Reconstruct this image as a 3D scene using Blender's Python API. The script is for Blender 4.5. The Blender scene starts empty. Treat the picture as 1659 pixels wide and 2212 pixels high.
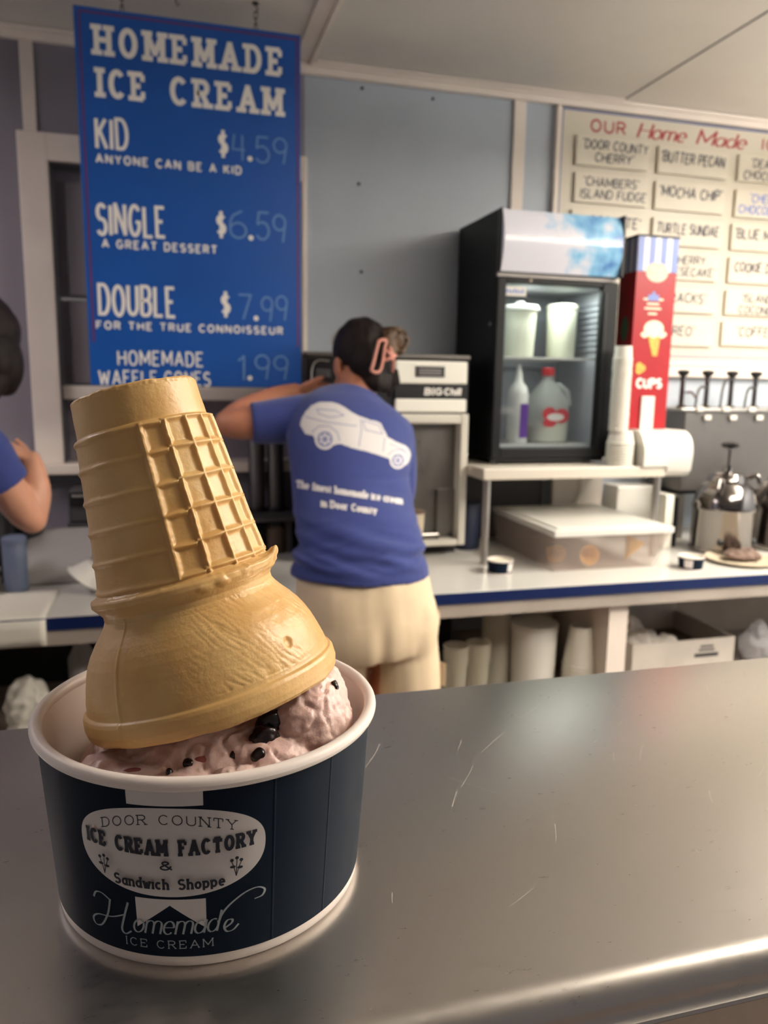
import bpy, bmesh, math, random
import numpy as np
from mathutils import Vector, Matrix, noise
from mathutils.bvhtree import BVHTree

random.seed(7)
SC = bpy.context.scene
COL = SC.collection
PI = math.pi
rad = math.radians

# ------------------------------------------------------------------ camera
CAM_Z = 1.42
yaw, pitch, roll = rad(15.5), rad(9.6), rad(0.9)
fwd = Vector((math.sin(yaw) * math.cos(pitch), math.cos(yaw) * math.cos(pitch), -math.sin(pitch)))
rgt = Vector((math.cos(yaw), -math.sin(yaw), 0))
upv = rgt.cross(fwd)
r2 = rgt * math.cos(roll) + upv * math.sin(roll)
u2 = -rgt * math.sin(roll) + upv * math.cos(roll)
cd = bpy.data.cameras.new('camera')
cam = bpy.data.objects.new('camera', cd)
COL.objects.link(cam)
M = Matrix((r2, u2, -fwd)).transposed().to_4x4()
M.translation = Vector((0, 0, CAM_Z))
cam.matrix_world = M
cd.sensor_fit = 'VERTICAL'
cd.sensor_height = 36.0
cd.lens = 1660.0 / 2212.0 * 36.0
cd.clip_start = 0.01
cd.dof.use_dof = True
cd.dof.focus_distance = 0.2
cd.dof.aperture_fstop = 23.0
SC.camera = cam

# ------------------------------------------------------------------ colour management, world
SC.view_settings.view_transform = 'Standard'
SC.view_settings.look = 'None'
SC.view_settings.gamma = 1.0
SC.view_settings.use_curve_mapping = False
SC.view_settings.exposure = 0.0
w = bpy.data.worlds.new('world')
SC.world = w
w.use_nodes = True
w.node_tree.nodes['Background'].inputs[0].default_value = (0.80, 0.72, 0.70, 1)
w.node_tree.nodes['Background'].inputs[1].default_value = 0.18


def area_light(name, loc, sx, sy, power, col, target=None, spread=PI):
    d = bpy.data.lights.new(name, 'AREA')
    d.shape = 'RECTANGLE'
    d.size, d.size_y = sx, sy
    d.energy = power
    d.color = col
    d.spread = spread
    o = bpy.data.objects.new(name, d)
    COL.objects.link(o)
    o.location = loc
    if target is not None:
        o.rotation_euler = (Vector(target) - Vector(loc)).to_track_quat('-Z', 'Y').to_euler()
    return o


# two ceiling fluorescents above the work aisle (right of the picture), an added weak fill on the left
area_light('ceiling_or_fill_lamp', (1.75, 0.10, 2.22), 1.5, 0.22, 24, (1.0, 0.93, 0.84))
area_light('ceiling_fill_up', (1.75, 0.10, 2.23), 1.5, 0.22, 64, (1.0, 0.93, 0.84), (1.75, 0.10, 3.0))  # added uplight that brightens the ceiling
area_light('ceiling_or_fill_lamp', (2.35, 1.05, 2.20), 0.25, 1.5, 54, (1.0, 0.93, 0.84))
area_light('ceiling_fill_up', (2.35, 1.05, 2.21), 0.25, 1.5, 72, (1.0, 0.93, 0.84), (2.35, 1.05, 3.0))  # second added uplight for the ceiling
area_light('ceiling_or_fill_lamp', (-1.25, 1.45, 2.30), 0.25, 1.0, 14, (1.0, 0.88, 0.88))  # added fill to lift the dim left side
area_light('fridge_lamp', (1.15, 2.26, 1.712), 0.24, 0.03, 1.6, (0.93, 1.0, 0.90))


# ------------------------------------------------------------------ materials
def lin(c):
    c = c / 255.0
    return c / 12.92 if c <= 0.04045 else ((c + 0.055) / 1.055) ** 2.4


def L3(rgb):
    return (lin(rgb[0]), lin(rgb[1]), lin(rgb[2]), 1.0)


def mat(name, rgb, rough=0.6, metal=0.0, spec=0.5, vary=None, bump=None, sss=0.0, coat=0.0,
        rgb2=None, emit=None, sheen=0.0):
    m = bpy.data.materials.new(name)
    m.use_nodes = True
    nt = m.node_tree
    b = nt.nodes['Principled BSDF']
    b.inputs['Base Color'].default_value = L3(rgb)
    b.inputs['Roughness'].default_value = rough
    b.inputs['Metallic'].default_value = metal
    b.inputs['Specular IOR Level'].default_value = spec
    b.inputs['Coat Weight'].default_value = coat
    b.inputs['Sheen Weight'].default_value = sheen
    if sss:
        b.inputs['Subsurface Weight'].default_value = sss
        b.inputs['Subsurface Radius'].default_value = (1.0, 0.6, 0.35)
        b.inputs['Subsurface Scale'].default_value = 0.004
    tc = nt.nodes.new('ShaderNodeTexCoord')
    if vary:
        n = nt.nodes.new('ShaderNodeTexNoise')
        n.inputs['Scale'].default_value = vary[0]
        n.inputs['Detail'].default_value = 5
        nt.links.new(tc.outputs['Object'], n.inputs['Vector'])
        r = nt.nodes.new('ShaderNodeValToRGB')
        r.color_ramp.elements[0].position = 0.3
        r.color_ramp.elements[1].position = 0.7
        k = vary[1]
        c2 = rgb2 if rgb2 else tuple(max(0, c * (1 - k)) for c in rgb)
        r.color_ramp.elements[0].color = L3(c2)
        r.color_ramp.elements[1].color = L3(rgb)
        nt.links.new(n.outputs['Fac'], r.inputs['Fac'])
        nt.links.new(r.outputs['Color'], b.inputs['Base Color'])
    if bump:
        n = nt.nodes.new('ShaderNodeTexNoise')
        n.inputs['Scale'].default_value = bump[0]
        n.inputs['Detail'].default_value = 6
        if len(bump) > 3:
            mp = nt.nodes.new('ShaderNodeMapping')
            mp.inputs['Scale'].default_value = bump[3]
            nt.links.new(tc.outputs['Object'], mp.inputs['Vector'])
            nt.links.new(mp.outputs['Vector'], n.inputs['Vector'])
        else:
            nt.links.new(tc.outputs['Object'], n.inputs['Vector'])
        bp = nt.nodes.new('ShaderNodeBump')
        bp.inputs['Strength'].default_value = bump[1]
        bp.inputs['Distance'].default_value = bump[2]
        nt.links.new(n.outputs['Fac'], bp.inputs['Height'])
        nt.links.new(bp.outputs['Normal'], b.inputs['Normal'])
    if emit:
        b.inputs['Emission Color'].default_value = L3(emit[0])
        b.inputs['Emission Strength'].default_value = emit[1]
    return m


def glass_mat(name, tint=(235, 240, 238), gloss=0.10, rough=0.03):
    m = bpy.data.materials.new(name)
    m.use_nodes = True
    nt = m.node_tree
    nt.nodes.remove(nt.nodes['Principled BSDF'])
    o = nt.nodes['Material Output']
    t = nt.nodes.new('ShaderNodeBsdfTransparent')
    t.inputs[0].default_value = L3(tint)
    g = nt.nodes.new('ShaderNodeBsdfGlossy')
    g.inputs['Roughness'].default_value = rough
    x = nt.nodes.new('ShaderNodeMixShader')
    lw = nt.nodes.new('ShaderNodeLayerWeight')
    lw.inputs['Blend'].default_value = 0.25
    mr = nt.nodes.new('ShaderNodeMapRange')
    mr.inputs['To Min'].default_value = gloss * 0.6
    mr.inputs['To Max'].default_value = min(1, gloss * 3)
    nt.links.new(lw.outputs['Facing'], mr.inputs['Value'])
    nt.links.new(mr.outputs['Result'], x.inputs[0])
    nt.links.new(t.outputs[0], x.inputs[1])
    nt.links.new(g.outputs[0], x.inputs[2])
    nt.links.new(x.outputs[0], o.inputs['Surface'])
    return m


def milky_mat(name, rgb, clear=0.35, rough=0.4):
    m = mat(name, rgb, rough)
    nt = m.node_tree
    b = nt.nodes['Principled BSDF']
    o = nt.nodes['Material Output']
    t = nt.nodes.new('ShaderNodeBsdfTransparent')
    tl = nt.nodes.new('ShaderNodeBsdfTranslucent')
    tl.inputs[0].default_value = L3(rgb)
    a = nt.nodes.new('ShaderNodeMixShader')
    a.inputs[0].default_value = 0.45
    nt.links.new(b.outputs[0], a.inputs[1])
    nt.links.new(tl.outputs[0], a.inputs[2])
    x = nt.nodes.new('ShaderNodeMixShader')
    x.inputs[0].default_value = clear
    nt.links.new(a.outputs[0], x.inputs[1])
    nt.links.new(t.outputs[0], x.inputs[2])
    nt.links.new(x.outputs[0], o.inputs['Surface'])
    return m


def steel_mat(name, rgb, rough, stretch=(1, 1, 1), scale=60, bump=0.05, rvar=0.1):
    m = mat(name, rgb, rough, 1.0)
    nt = m.node_tree
    b = nt.nodes['Principled BSDF']
    tc = nt.nodes.new('ShaderNodeTexCoord')
    mp = nt.nodes.new('ShaderNodeMapping')
    mp.inputs['Scale'].default_value = stretch
    n = nt.nodes.new('ShaderNodeTexNoise')
    n.inputs['Scale'].default_value = scale
    n.inputs['Detail'].default_value = 8
    n.inputs['Roughness'].default_value = 0.65
    nt.links.new(tc.outputs['Object'], mp.inputs['Vector'])
    nt.links.new(mp.outputs['Vector'], n.inputs['Vector'])
    mr = nt.nodes.new('ShaderNodeMapRange')
    mr.inputs['From Min'].default_value = 0.3
    mr.inputs['From Max'].default_value = 0.7
    mr.inputs['To Min'].default_value = max(0.02, rough - rvar)
    mr.inputs['To Max'].default_value = rough + rvar
    nt.links.new(n.outputs['Fac'], mr.inputs['Value'])
    nt.links.new(mr.outputs['Result'], b.inputs['Roughness'])
    bp = nt.nodes.new('ShaderNodeBump')
    bp.inputs['Strength'].default_value = bump
    bp.inputs['Distance'].default_value = 0.001
    nt.links.new(n.outputs['Fac'], bp.inputs['Height'])
    nt.links.new(bp.outputs['Normal'], b.inputs['Normal'])
    return m


MT = {}
MT['wall'] = mat('wall_paint', (178, 187, 197), 0.55, vary=(3, 0.06), bump=(40, 0.08, 0.002))
MT['wall_dim'] = mat('dim_mauve_wall', (138, 132, 142), 0.55, vary=(3, 0.06), bump=(40, 0.08, 0.002))  # darker mauve copy of the wall paint: dim left light put into the colour
MT['cream'] = mat('cream_paint', (236, 224, 212), 0.45, vary=(6, 0.05))
MT['ceiling'] = mat('ceiling_gloss', (222, 216, 206), 0.36, vary=(2.5, 0.05), bump=(6, 0.10, 0.01))
MT['floor'] = mat('floor_tile', (120, 105, 95), 0.5, vary=(8, 0.2))
MT['mauve'] = mat('mauve_panel', (142, 134, 142), 0.5, vary=(4, 0.06))
MT['dark_reveal'] = mat('dark_reveal', (92, 90, 98), 0.6)
MT['sign_blue'] = mat('sign_blue', (10, 82, 168), 0.38, vary=(5, 0.05))
MT['white_paint'] = mat('white_lettering', (238, 234, 226), 0.5)
MT['red_line'] = mat('red_lining', (112, 30, 72), 0.5)
MT['chalk'] = mat('chalk_marker', (96, 134, 188), 0.7)
MT['iron'] = mat('rusty_iron', (96, 84, 74), 0.5, 0.7, vary=(90, 0.4))
MT['board'] = mat('board_white', (206, 198, 180), 0.4, vary=(3, 0.03))
MT['plaque'] = mat('plaque_white', (212, 204, 186), 0.45, vary=(12, 0.03))
MT['blue_line'] = mat('blue_lining', (72, 84, 150), 0.5)
MT['red_letter'] = mat('red_lettering', (158, 36, 40), 0.45)
MT['marker'] = mat('black_marker', (62, 60, 72), 0.6)
MT['blue_marker'] = mat('blue_marker', (96, 120, 196), 0.6)
MT['counter_steel'] = steel_mat('counter_steel', (206, 201, 195), 0.30, (4, 14, 1), 45, 0.02, 0.03)
MT['scratch'] = mat('scratch_burr', (232, 222, 208), 0.5)
MT['steel'] = steel_mat('brushed_steel', (178, 174, 168), 0.38, (14, 14, 0.6), 30, 0.05)
MT['shiny_steel'] = steel_mat('polished_steel', (132, 127, 124), 0.11, (1, 1, 1), 40, 0.02, 0.05)
MT['pewter'] = steel_mat('dull_steel', (122, 118, 114), 0.45, (10, 10, 0.6), 30, 0.05)
MT['lam_white'] = mat('white_laminate', (206, 204, 197), 0.22, vary=(8, 0.03))
MT['lam_blue'] = mat('blue_laminate', (12, 32, 80), 0.35)
MT['rail_wood'] = mat('painted_rail', (170, 160, 150), 0.6, vary=(7, 0.1))
MT['black'] = mat('black_plastic', (20, 21, 23), 0.38)
MT['black_soft'] = mat('black_rubber', (26, 27, 30), 0.6)
MT['fridge_black'] = mat('fridge_black', (9, 11, 13), 0.5, spec=0.3, vary=(9, 0.2))
MT['liner'] = mat('fridge_liner', (164, 166, 172), 0.5)
MT['door_glass'] = glass_mat('door_glass', (240, 243, 245), 0.07, 0.05)
MT['clear_glass'] = glass_mat('clear_glass', (226, 226, 216), 0.16, 0.06)
MT['white_plastic'] = mat('white_plastic', (216, 214, 206), 0.35)
MT['cream_plastic'] = mat('cream_plastic', (232, 232, 208), 0.45)
MT['paper_white'] = mat('paper_white', (220, 216, 204), 0.6)
MT['machine_white'] = mat('machine_white', (240, 238, 226), 0.32)
MT['machine_grey'] = steel_mat('machine_recess', (140, 138, 134), 0.35, (10, 10, .6), 30, 0.03)
MT['red_card'] = mat('red_card', (166, 20, 28), 0.35, vary=(14, 0.05))
MT['stripe_white'] = mat('stripe_white', (240, 238, 240), 0.4)
MT['stripe_blue'] = mat('stripe_blue', (120, 138, 196), 0.4)
MT['peach'] = mat('peach_print', (244, 198, 172), 0.45)
MT['cone_yellow'] = mat('cone_yellow_print', (222, 180, 78), 0.45, vary=(120, 0.2))
MT['cream_print'] = mat('cream_print', (240, 226, 196), 0.45)
MT['purple'] = mat('purple_label', (92, 44, 140), 0.4)
MT['milk'] = milky_mat('milk_jug_plastic', (240, 242, 236), 0.5)
MT['clear_cup'] = milky_mat('clear_cup_plastic', (222, 216, 200), 0.55)
MT['frame_cream'] = mat('frame_enamel', (206, 202, 190), 0.35)
MT['stand'] = mat('stand_enamel', (204, 196, 182), 0.4)
MT['milk_fill'] = mat('milk', (242, 238, 214), 0.4)
MT['red_plastic'] = mat('red_plastic', (206, 44, 52), 0.35)
MT['bin'] = milky_mat('milky_plastic', (216, 200, 190), 0.75, 0.35)
MT['waffle'] = mat('waffle_cone', (226, 176, 92), 0.6, vary=(60, 0.15))
MT['cardboard'] = mat('white_cardboard', (206, 198, 188), 0.7, vary=(10, 0.08))
MT['card_dark'] = mat('cardboard_inside', (96, 78, 66), 0.8)
MT['grey_card'] = mat('grey_card', (150, 146, 144), 0.7)
MT['grey_dark'] = mat('charcoal', (62, 60, 62), 0.6)
MT['skin'] = mat('skin', (206, 150, 122), 0.5, vary=(20, 0.05), sss=0.08)
MT['skin_warm'] = mat('skin_warm', (190, 126, 96), 0.5, vary=(20, 0.05), sss=0.08)
MT['shirt'] = mat('blue_cotton', (46, 60, 126), 0.85, vary=(14, 0.06), bump=(300, 0.15, 0.001), sheen=0.2)
MT['print'] = mat('white_print', (218, 214, 212), 0.7)
MT['print_grey'] = mat('grey_print_line', (116, 124, 168), 0.7)
MT['khaki'] = mat('khaki_cotton', (226, 204, 170), 0.85, vary=(10, 0.05), bump=(220, 0.15, 0.001))
MT['black_cloth'] = mat('black_cloth', (28, 28, 34), 0.9)
MT['hair'] = mat('dark_hair', (34, 23, 20), 0.6, spec=0.25, vary=(30, 0.35), bump=(60, 0.5, 0.004, (1, 1, 6)))
MT['hair_light'] = mat('brown_hair', (112, 84, 58), 0.45, vary=(40, 0.4), bump=(60, 0.5, 0.004, (6, 1, 1)))
MT['clip'] = mat('pink_clip', (208, 140, 122), 0.35)
MT['eye'] = mat('eye_white', (230, 226, 222), 0.25)
MT['navy_card'] = mat('navy_card', (10, 26, 42), 0.62, spec=0.12, vary=(6, 0.10))
MT['cup_white'] = mat('cup_paper', (232, 220, 212), 0.48, vary=(30, 0.03))
MT['label_white'] = mat('label_white', (214, 206, 202), 0.42)
MT['navy_ink'] = mat('navy_ink', (24, 28, 44), 0.42)
MT['silver_ink'] = mat('silver_ink', (156, 164, 170), 0.42)
MT['wafer'] = mat('wafer', (220, 184, 124), 0.38, spec=0.45, vary=(46, 0.2), rgb2=(202, 154, 88), bump=(900, 0.18, 0.0006), sss=0.10)
MT['ice'] = mat('pink_ice_cream', (228, 200, 190), 0.40, vary=(70, 0.1), rgb2=(214, 178, 168), bump=(420, 0.35, 0.0012), sss=0.15)
MT['chunk'] = mat('dark_cherry_chunk', (38, 24, 26), 0.25, vary=(200, 0.4), bump=(300, 0.4, 0.001))
MT['cherry'] = mat('cherry_streak', (146, 78, 78), 0.35)
MT['bag'] = milky_mat('plastic_bag', (226, 226, 230), 0.25, 0.3)
MT['slate_blue'] = mat('slate_blue_plastic', (92, 102, 126), 0.5)
MT['brown_cloth'] = mat('brown_cloth', (126, 104, 92), 0.9, vary=(40, 0.3), bump=(80, 0.5, 0.004))
MT['tan'] = mat('tan_tray', (196, 182, 158), 0.5, vary=(20, 0.1))


# ------------------------------------------------------------------ mesh helpers
OFF = {}


class MB:
    """collects shapes given in world metres; build() links them as ONE mesh object"""

    def __init__(self):
        self.v, self.f = [], []

    def add(self, vs, fs):
        o = len(self.v)
        self.v += [tuple(p) for p in vs]
        self.f += [tuple(i + o for i in f) for f in fs]
        return self

    def box(self, x0, x1, y0, y1, z0, z1, m=None):
        vs = [(x, y, z) for z in (z0, z1) for y in (y0, y1) for x in (x0, x1)]
        if m is not None:
            vs = [m @ Vector(p) for p in vs]
        return self.add(vs, [(0, 2, 3, 1), (4, 5, 7, 6), (0, 1, 5, 4), (2, 6, 7, 3), (0, 4, 6, 2), (1, 3, 7, 5)])

    def prism(self, pts, a0, a1, axis='x'):
        """polygon extruded along an axis; pts are (y,z) for x, (x,z) for y, (x,y) for z"""
        n = len(pts)

        def P(p, a):
            return {'x': (a, p[0], p[1]), 'y': (p[0], a, p[1]), 'z': (p[0], p[1], a)}[axis]
        vs = [P(p, a0) for p in pts] + [P(p, a1) for p in pts]
        fs = [tuple(range(n))[::-1], tuple(range(n, 2 * n))] + [(i, (i + 1) % n, n + (i + 1) % n, n + i) for i in range(n)]
        return self.add(vs, fs)

    def lathe(self, prof, cx, cy, n=48, cap0=True, cap1=True, m=None):
        vs, fs = [], []
        for r, z in prof:
            for k in range(n):
                a = 2 * PI * k / n
                p = Vector((r * math.cos(a), r * math.sin(a), z))
                vs.append((m @ p) if m is not None else (p.x + cx, p.y + cy, p.z))
        for i in range(len(prof) - 1):
            for k in range(n):
                k2 = (k + 1) % n
                fs.append((i * n + k, i * n + k2, (i + 1) * n + k2, (i + 1) * n + k))
        if cap0:
            fs.append(tuple(range(n))[::-1])
        if cap1:
            fs.append(tuple((len(prof) - 1) * n + k for k in range(n)))
        return self.add(vs, fs)

    def loft(self, rings, n=24):
        """rings: (center, u vector, v vector) with lengths as radii"""
        vs, fs = [], []
        for c, u, v in rings:
            for k in range(n):
                a = 2 * PI * k / n
                vs.append(Vector(c) + Vector(u) * math.cos(a) + Vector(v) * math.sin(a))
        for i in range(len(rings) - 1):
            for k in range(n):
                k2 = (k + 1) % n
                fs.append((i * n + k, i * n + k2, (i + 1) * n + k2, (i + 1) * n + k))
        fs.append(tuple(range(n))[::-1])
        fs.append(tuple((len(rings) - 1) * n + k for k in range(n)))
        return self.add(vs, fs)

    def tube(self, pts, radii, n=12, ends=True):
        pts = [Vector(p) for p in pts]
        if not hasattr(radii, '__len__'):
            radii = [radii] * len(pts)
        rings = []
        prev = None
        for i, p in enumerate(pts):
            t = (pts[min(i + 1, len(pts) - 1)] - pts[max(i - 1, 0)]).normalized()
            if prev is None:
                ref = Vector((0, 0, 1)) if abs(t.z) < 0.9 else Vector((1, 0, 0))
                u = t.cross(ref).normalized()
            else:
                u = (prev - t * prev.dot(t)).normalized()
            prev = u
            rings.append((p, u * radii[i], t.cross(u) * radii[i]))
        self.loft(rings, n)
        if ends:
            self.ball(pts[0], (radii[0],) * 3, n=n)
            self.ball(pts[-1], (radii[-1],) * 3, n=n)
        return self

    def ball(self, c, r, R=None, n=16):
        c = Vector(c)
        m = n // 2
        vs = [Vector((0, 0, -1))]
        for i in range(1, m):
            t = -PI / 2 + PI * i / m
            for k in range(n):
                a = 2 * PI * k / n
                vs.append(Vector((math.cos(t) * math.cos(a), math.cos(t) * math.sin(a), math.sin(t))))
        vs.append(Vector((0, 0, 1)))
        fs = []
        for k in range(n):
            k2 = (k + 1) % n
            fs.append((0, 1 + k2, 1 + k))
            for i in range(m - 2):
                fs.append((1 + i * n + k, 1 + i * n + k2, 1 + (i + 1) * n + k2, 1 + (i + 1) * n + k))
            fs.append((len(vs) - 1, 1 + (m - 2) * n + k, 1 + (m - 2) * n + k2))
        out = []
        for p in vs:
            q = Vector((p.x * r[0], p.y * r[1], p.z * r[2]))
            if R is not None:
                q = R @ q
            out.append(q + c)
        return self.add(out, fs)

    def mesh(self, name):
        me = bpy.data.meshes.new(name)
        me.from_pydata(self.v, [], self.f)
        me.update()
        return me

    def build(self, name, material, parent=None, smooth=False, bevel=0.0, seg=2):
        return link(self.mesh(name), name, material, parent, smooth, bevel, seg)


def link(me, name, material, parent=None, smooth=False, bevel=0.0, seg=2):
    o = bpy.data.objects.new(name, me)
    COL.objects.link(o)
    if parent is not None:
        off = OFF.get(parent.name, Vector())
        o.parent = parent
    else:
        xs = [v.co for v in me.vertices]
        lo = Vector((min(p.x for p in xs), min(p.y for p in xs), min(p.z for p in xs)))
        hi = Vector((max(p.x for p in xs), max(p.y for p in xs), max(p.z for p in xs)))
        off = Vector(((lo.x + hi.x) / 2, (lo.y + hi.y) / 2, lo.z))
        o.location = off
    OFF[o.name] = off
    me.transform(Matrix.Translation(-off))
    me.materials.append(material)
    if smooth:
        me.shade_smooth()
        if smooth != 2:
            md = o.modifiers.new('edge', 'EDGE_SPLIT')
            md.split_angle = rad(40)
    if bevel:
        bv = o.modifiers.new('bevel', 'BEVEL')
        bv.width = bevel
        bv.segments = seg
        bv.limit_method = 'ANGLE'
        bv.angle_limit = rad(40)
    return o


def tag(o, label, cat, group=None, kind=None):
    o['label'] = label
    o['category'] = cat
    if group:
        o['group'] = group
    if kind:
        o['kind'] = kind
    return o


def thing(name, loc, label, cat, group=None):
    o = bpy.data.objects.new(name, None)
    COL.objects.link(o)
    o.location = loc
    o.empty_display_size = 0.05
    OFF[o.name] = Vector(loc)
    return tag(o, label, cat, group)


def structure(o):
    o['kind'] = 'structure'
    return o


def copy_tree(o, parent=None):
    c = o.copy()
    COL.objects.link(c)
    OFF[c.name] = OFF.get(o.name, Vector())
    if parent is not None:
        c.parent = parent
    for ch in [x for x in SC.objects if x.parent == o]:
        copy_tree(ch, c)
    return c


def remesh(mb, voxel, smooth=4, disp=None):
    me = mb.mesh('tmp')
    o = bpy.data.objects.new('tmp', me)
    COL.objects.link(o)
    r = o.modifiers.new('r', 'REMESH')
    r.mode = 'VOXEL'
    r.voxel_size = voxel
    if smooth:
        s = o.modifiers.new('s', 'SMOOTH')
        s.iterations = smooth
        s.factor = 0.5
    dg = bpy.context.evaluated_depsgraph_get()
    ev = o.evaluated_get(dg)
    out = bpy.data.meshes.new_from_object(ev, depsgraph=dg)
    bpy.data.objects.remove(o)
    if disp:
        nn = [v.normal.copy() for v in out.vertices]
        for v, nv in zip(out.vertices, nn):
            v.co = v.co + disp(v.co.copy(), nv)
        out.update()
    return out


def spline(pts, k=6):
    """Catmull-Rom through points of any dimension"""
    P = [np.array(p, float) for p in pts]
    P = [2 * P[0] - P[1]] + P + [2 * P[-1] - P[-2]]
    out = []
    for i in range(1, len(P) - 2):
        for j in range(k):
            t = j / k
            out.append(0.5 * ((2 * P[i]) + (P[i + 1] - P[i - 1]) * t + (2 * P[i - 1] - 5 * P[i] + 4 * P[i + 1] - P[i + 2]) * t * t
                              + (3 * P[i] - P[i - 1] - 3 * P[i + 1] + P[i + 2]) * t ** 3))
    out.append(P[-2])
    return out


# ------------------------------------------------------------------ lettering: stroke skeletons
def arc(cx, cy, rx, ry, a0, a1, n=10):
    return [(cx + rx * math.cos(rad(a0 + (a1 - a0) * i / n)), cy + ry * math.sin(rad(a0 + (a1 - a0) * i / n))) for i in range(n + 1)]


G = {}
G['A'] = (.74, [[(0, 0), (.37, 1), (.74, 0)], [(.15, .34), (.59, .34)]])
G['B'] = (.62, [[(0, 0), (0, 1), (.32, 1)] + arc(.34, .76, .24, .24, 90, -90) + [(0, .52)], [(.32, .52)] + arc(.36, .26, .26, .26, 90, -90) + [(0, 0)]])
G['C'] = (.66, [arc(.36, .5, .36, .5, 42, 318, 16)])
G['D'] = (.66, [[(0, 0), (0, 1), (.28, 1)] + arc(.28, .5, .38, .5, 90, -90, 12) + [(0, 0)]])
G['E'] = (.56, [[(.56, 1), (0, 1), (0, 0), (.56, 0)], [(0, .52), (.42, .52)]])
G['F'] = (.54, [[(.54, 1), (0, 1), (0, 0)], [(0, .52), (.42, .52)]])
G['G'] = (.70, [arc(.36, .5, .36, .5, 42, 330, 16) + [(.68, .45), (.42, .45)]])
G['H'] = (.66, [[(0, 0), (0, 1)], [(.66, 0), (.66, 1)], [(0, .52), (.66, .52)]])
G['I'] = (.0, [[(0, 0), (0, 1)]])
G['J'] = (.44, [[(.44, 1), (.44, .25)] + arc(.22, .25, .22, .25, 0, -180)])
G['K'] = (.62, [[(0, 0), (0, 1)], [(.6, 1), (0, .42)], [(.2, .6), (.62, 0)]])
G['L'] = (.54, [[(0, 1), (0, 0), (.54, 0)]])
G['M'] = (.84, [[(0, 0), (0, 1), (.42, .22), (.84, 1), (.84, 0)]])
G['N'] = (.66, [[(0, 0), (0, 1), (.66, 0), (.66, 1)]])
G['O'] = (.72, [arc(.36, .5, .36, .5, 90, 450, 20)])
G['P'] = (.58, [[(0, 0), (0, 1), (.32, 1)] + arc(.34, .74, .24, .26, 90, -90) + [(0, .48)]])
G['R'] = (.62, [[(0, 0), (0, 1), (.32, 1)] + arc(.34, .75, .24, .25, 90, -90) + [(0, .5)], [(.3, .5), (.62, 0)]])
G['S'] = (.58, [arc(.29, .75, .27, .25, 30, 250, 10) + arc(.29, .26, .29, .26, 80, -150, 10)])
G['T'] = (.66, [[(0, 1), (.66, 1)], [(.33, 1), (.33, 0)]])
G['U'] = (.64, [[(0, 1), (0, .32)] + arc(.32, .32, .32, .32, 180, 360) + [(.64, 1)]])
G['V'] = (.68, [[(0, 1), (.34, 0), (.68, 1)]])
G['W'] = (.96, [[(0, 1), (.24, 0), (.48, .8), (.72, 0), (.96, 1)]])
G['Y'] = (.66, [[(0, 1), (.33, .48), (.66, 1)], [(.33, .48), (.33, 0)]])
G['0'] = G['O']
G['1'] = (.24, [[(0, .8), (.2, 1), (.2, 0)]])
G['4'] = (.56, [[(.44, 0), (.44, 1)], [(.08, 1), (0, .42), (.56, .42)]])
G['5'] = (.52, [[(.5, 1), (.08, 1), (.03, .56)] + arc(.24, .32, .28, .32, 120, -150, 12)])
G['6'] = (.54, [[(.42, 1)] + arc(.36, .45, .36, .5, 130, 180, 4) + arc(.27, .28, .27, .28, 180, -180, 16)])
G['7'] = (.54, [[(0, 1), (.54, 1), (.18, 0)]])
G['9'] = (.52, [arc(.26, .72, .26, .28, 0, 360, 16) + [(.52, .72), (.40, 0)]])
G['.'] = (.04, [[(0, .03), (.04, .03)]])
G['"'] = (.12, [[(0, 1.05), (.0, .9)], [(.12, 1.05), (.12, .9)]])
G["'"] = (.0, [[(0, 1.05), (.0, .88)]])
G['$'] = (.5, [arc(.25, .69, .22, .17, 30, 250, 8) + arc(.25, .33, .24, .19, 80, -150, 8), [(.25, 1.08), (.25, -.08)]])
G['&'] = (.66, [[(.66, 0), (.14, .72)] + arc(.30, .82, .17, .17, 200, -30, 10) + [(.1, .4)] + arc(.26, .23, .24, .23, 150, 330, 8) + [(.62, .45)]])
X = .64
G['a'] = (.46, [arc(.23, .31, .23, .31, 60, 400, 14), [(.46, X), (.46, 0)]])
G['c'] = (.44, [arc(.24, .32, .24, .32, 45, 315, 12)])
G['d'] = (.46, [arc(.23, .31, .23, .31, 60, 400, 14), [(.46, 1), (.46, 0)]])
G['e'] = (.46, [[(0, .33), (.46, .33)] + arc(.23, .32, .23, .32, 5, 315, 14)])
G['f'] = (.3, [[(.12, 0), (.12, .8)] + arc(.28, .8, .16, .2, 180, 60, 6), [(0, X), (.3, X)]])
G['h'] = (.44, [[(0, 0), (0, 1)], [(0, .4)] + arc(.22, .42, .22, .22, 180, 0, 8) + [(.44, 0)]])
G['i'] = (.0, [[(0, 0), (0, X)], [(0, .86), (0, .92)]])
G['l'] = (.0, [[(0, 0), (0, 1)]])
G['m'] = (.72, [[(0, 0), (0, X)], [(0, .4)] + arc(.18, .44, .18, .2, 180, 0, 8) + [(.36, 0)], [(.36, .4)] + arc(.54, .44, .18, .2, 180, 0, 8) + [(.72, 0)]])
G['n'] = (.44, [[(0, 0), (0, X)], [(0, .4)] + arc(.22, .42, .22, .22, 180, 0, 8) + [(.44, 0)]])
G['o'] = (.48, [arc(.24, .32, .24, .32, 90, 450, 16)])
G['p'] = (.46, [[(0, X), (0, -.3)], arc(.23, .32, .23, .32, 140, -140, 14)])
G['r'] = (.3, [[(0, 0), (0, X)], [(0, .38)] + arc(.22, .4, .22, .24, 180, 60, 8)])
G['s'] = (.38, [arc(.19, .48, .18, .16, 30, 250, 8) + arc(.19, .17, .19, .17, 80, -150, 8)])
G['t'] = (.3, [[(.12, .9), (.12, .14)] + arc(.26, .14, .14, .14, 180, 290, 5), [(0, X), (.3, X)]])
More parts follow.
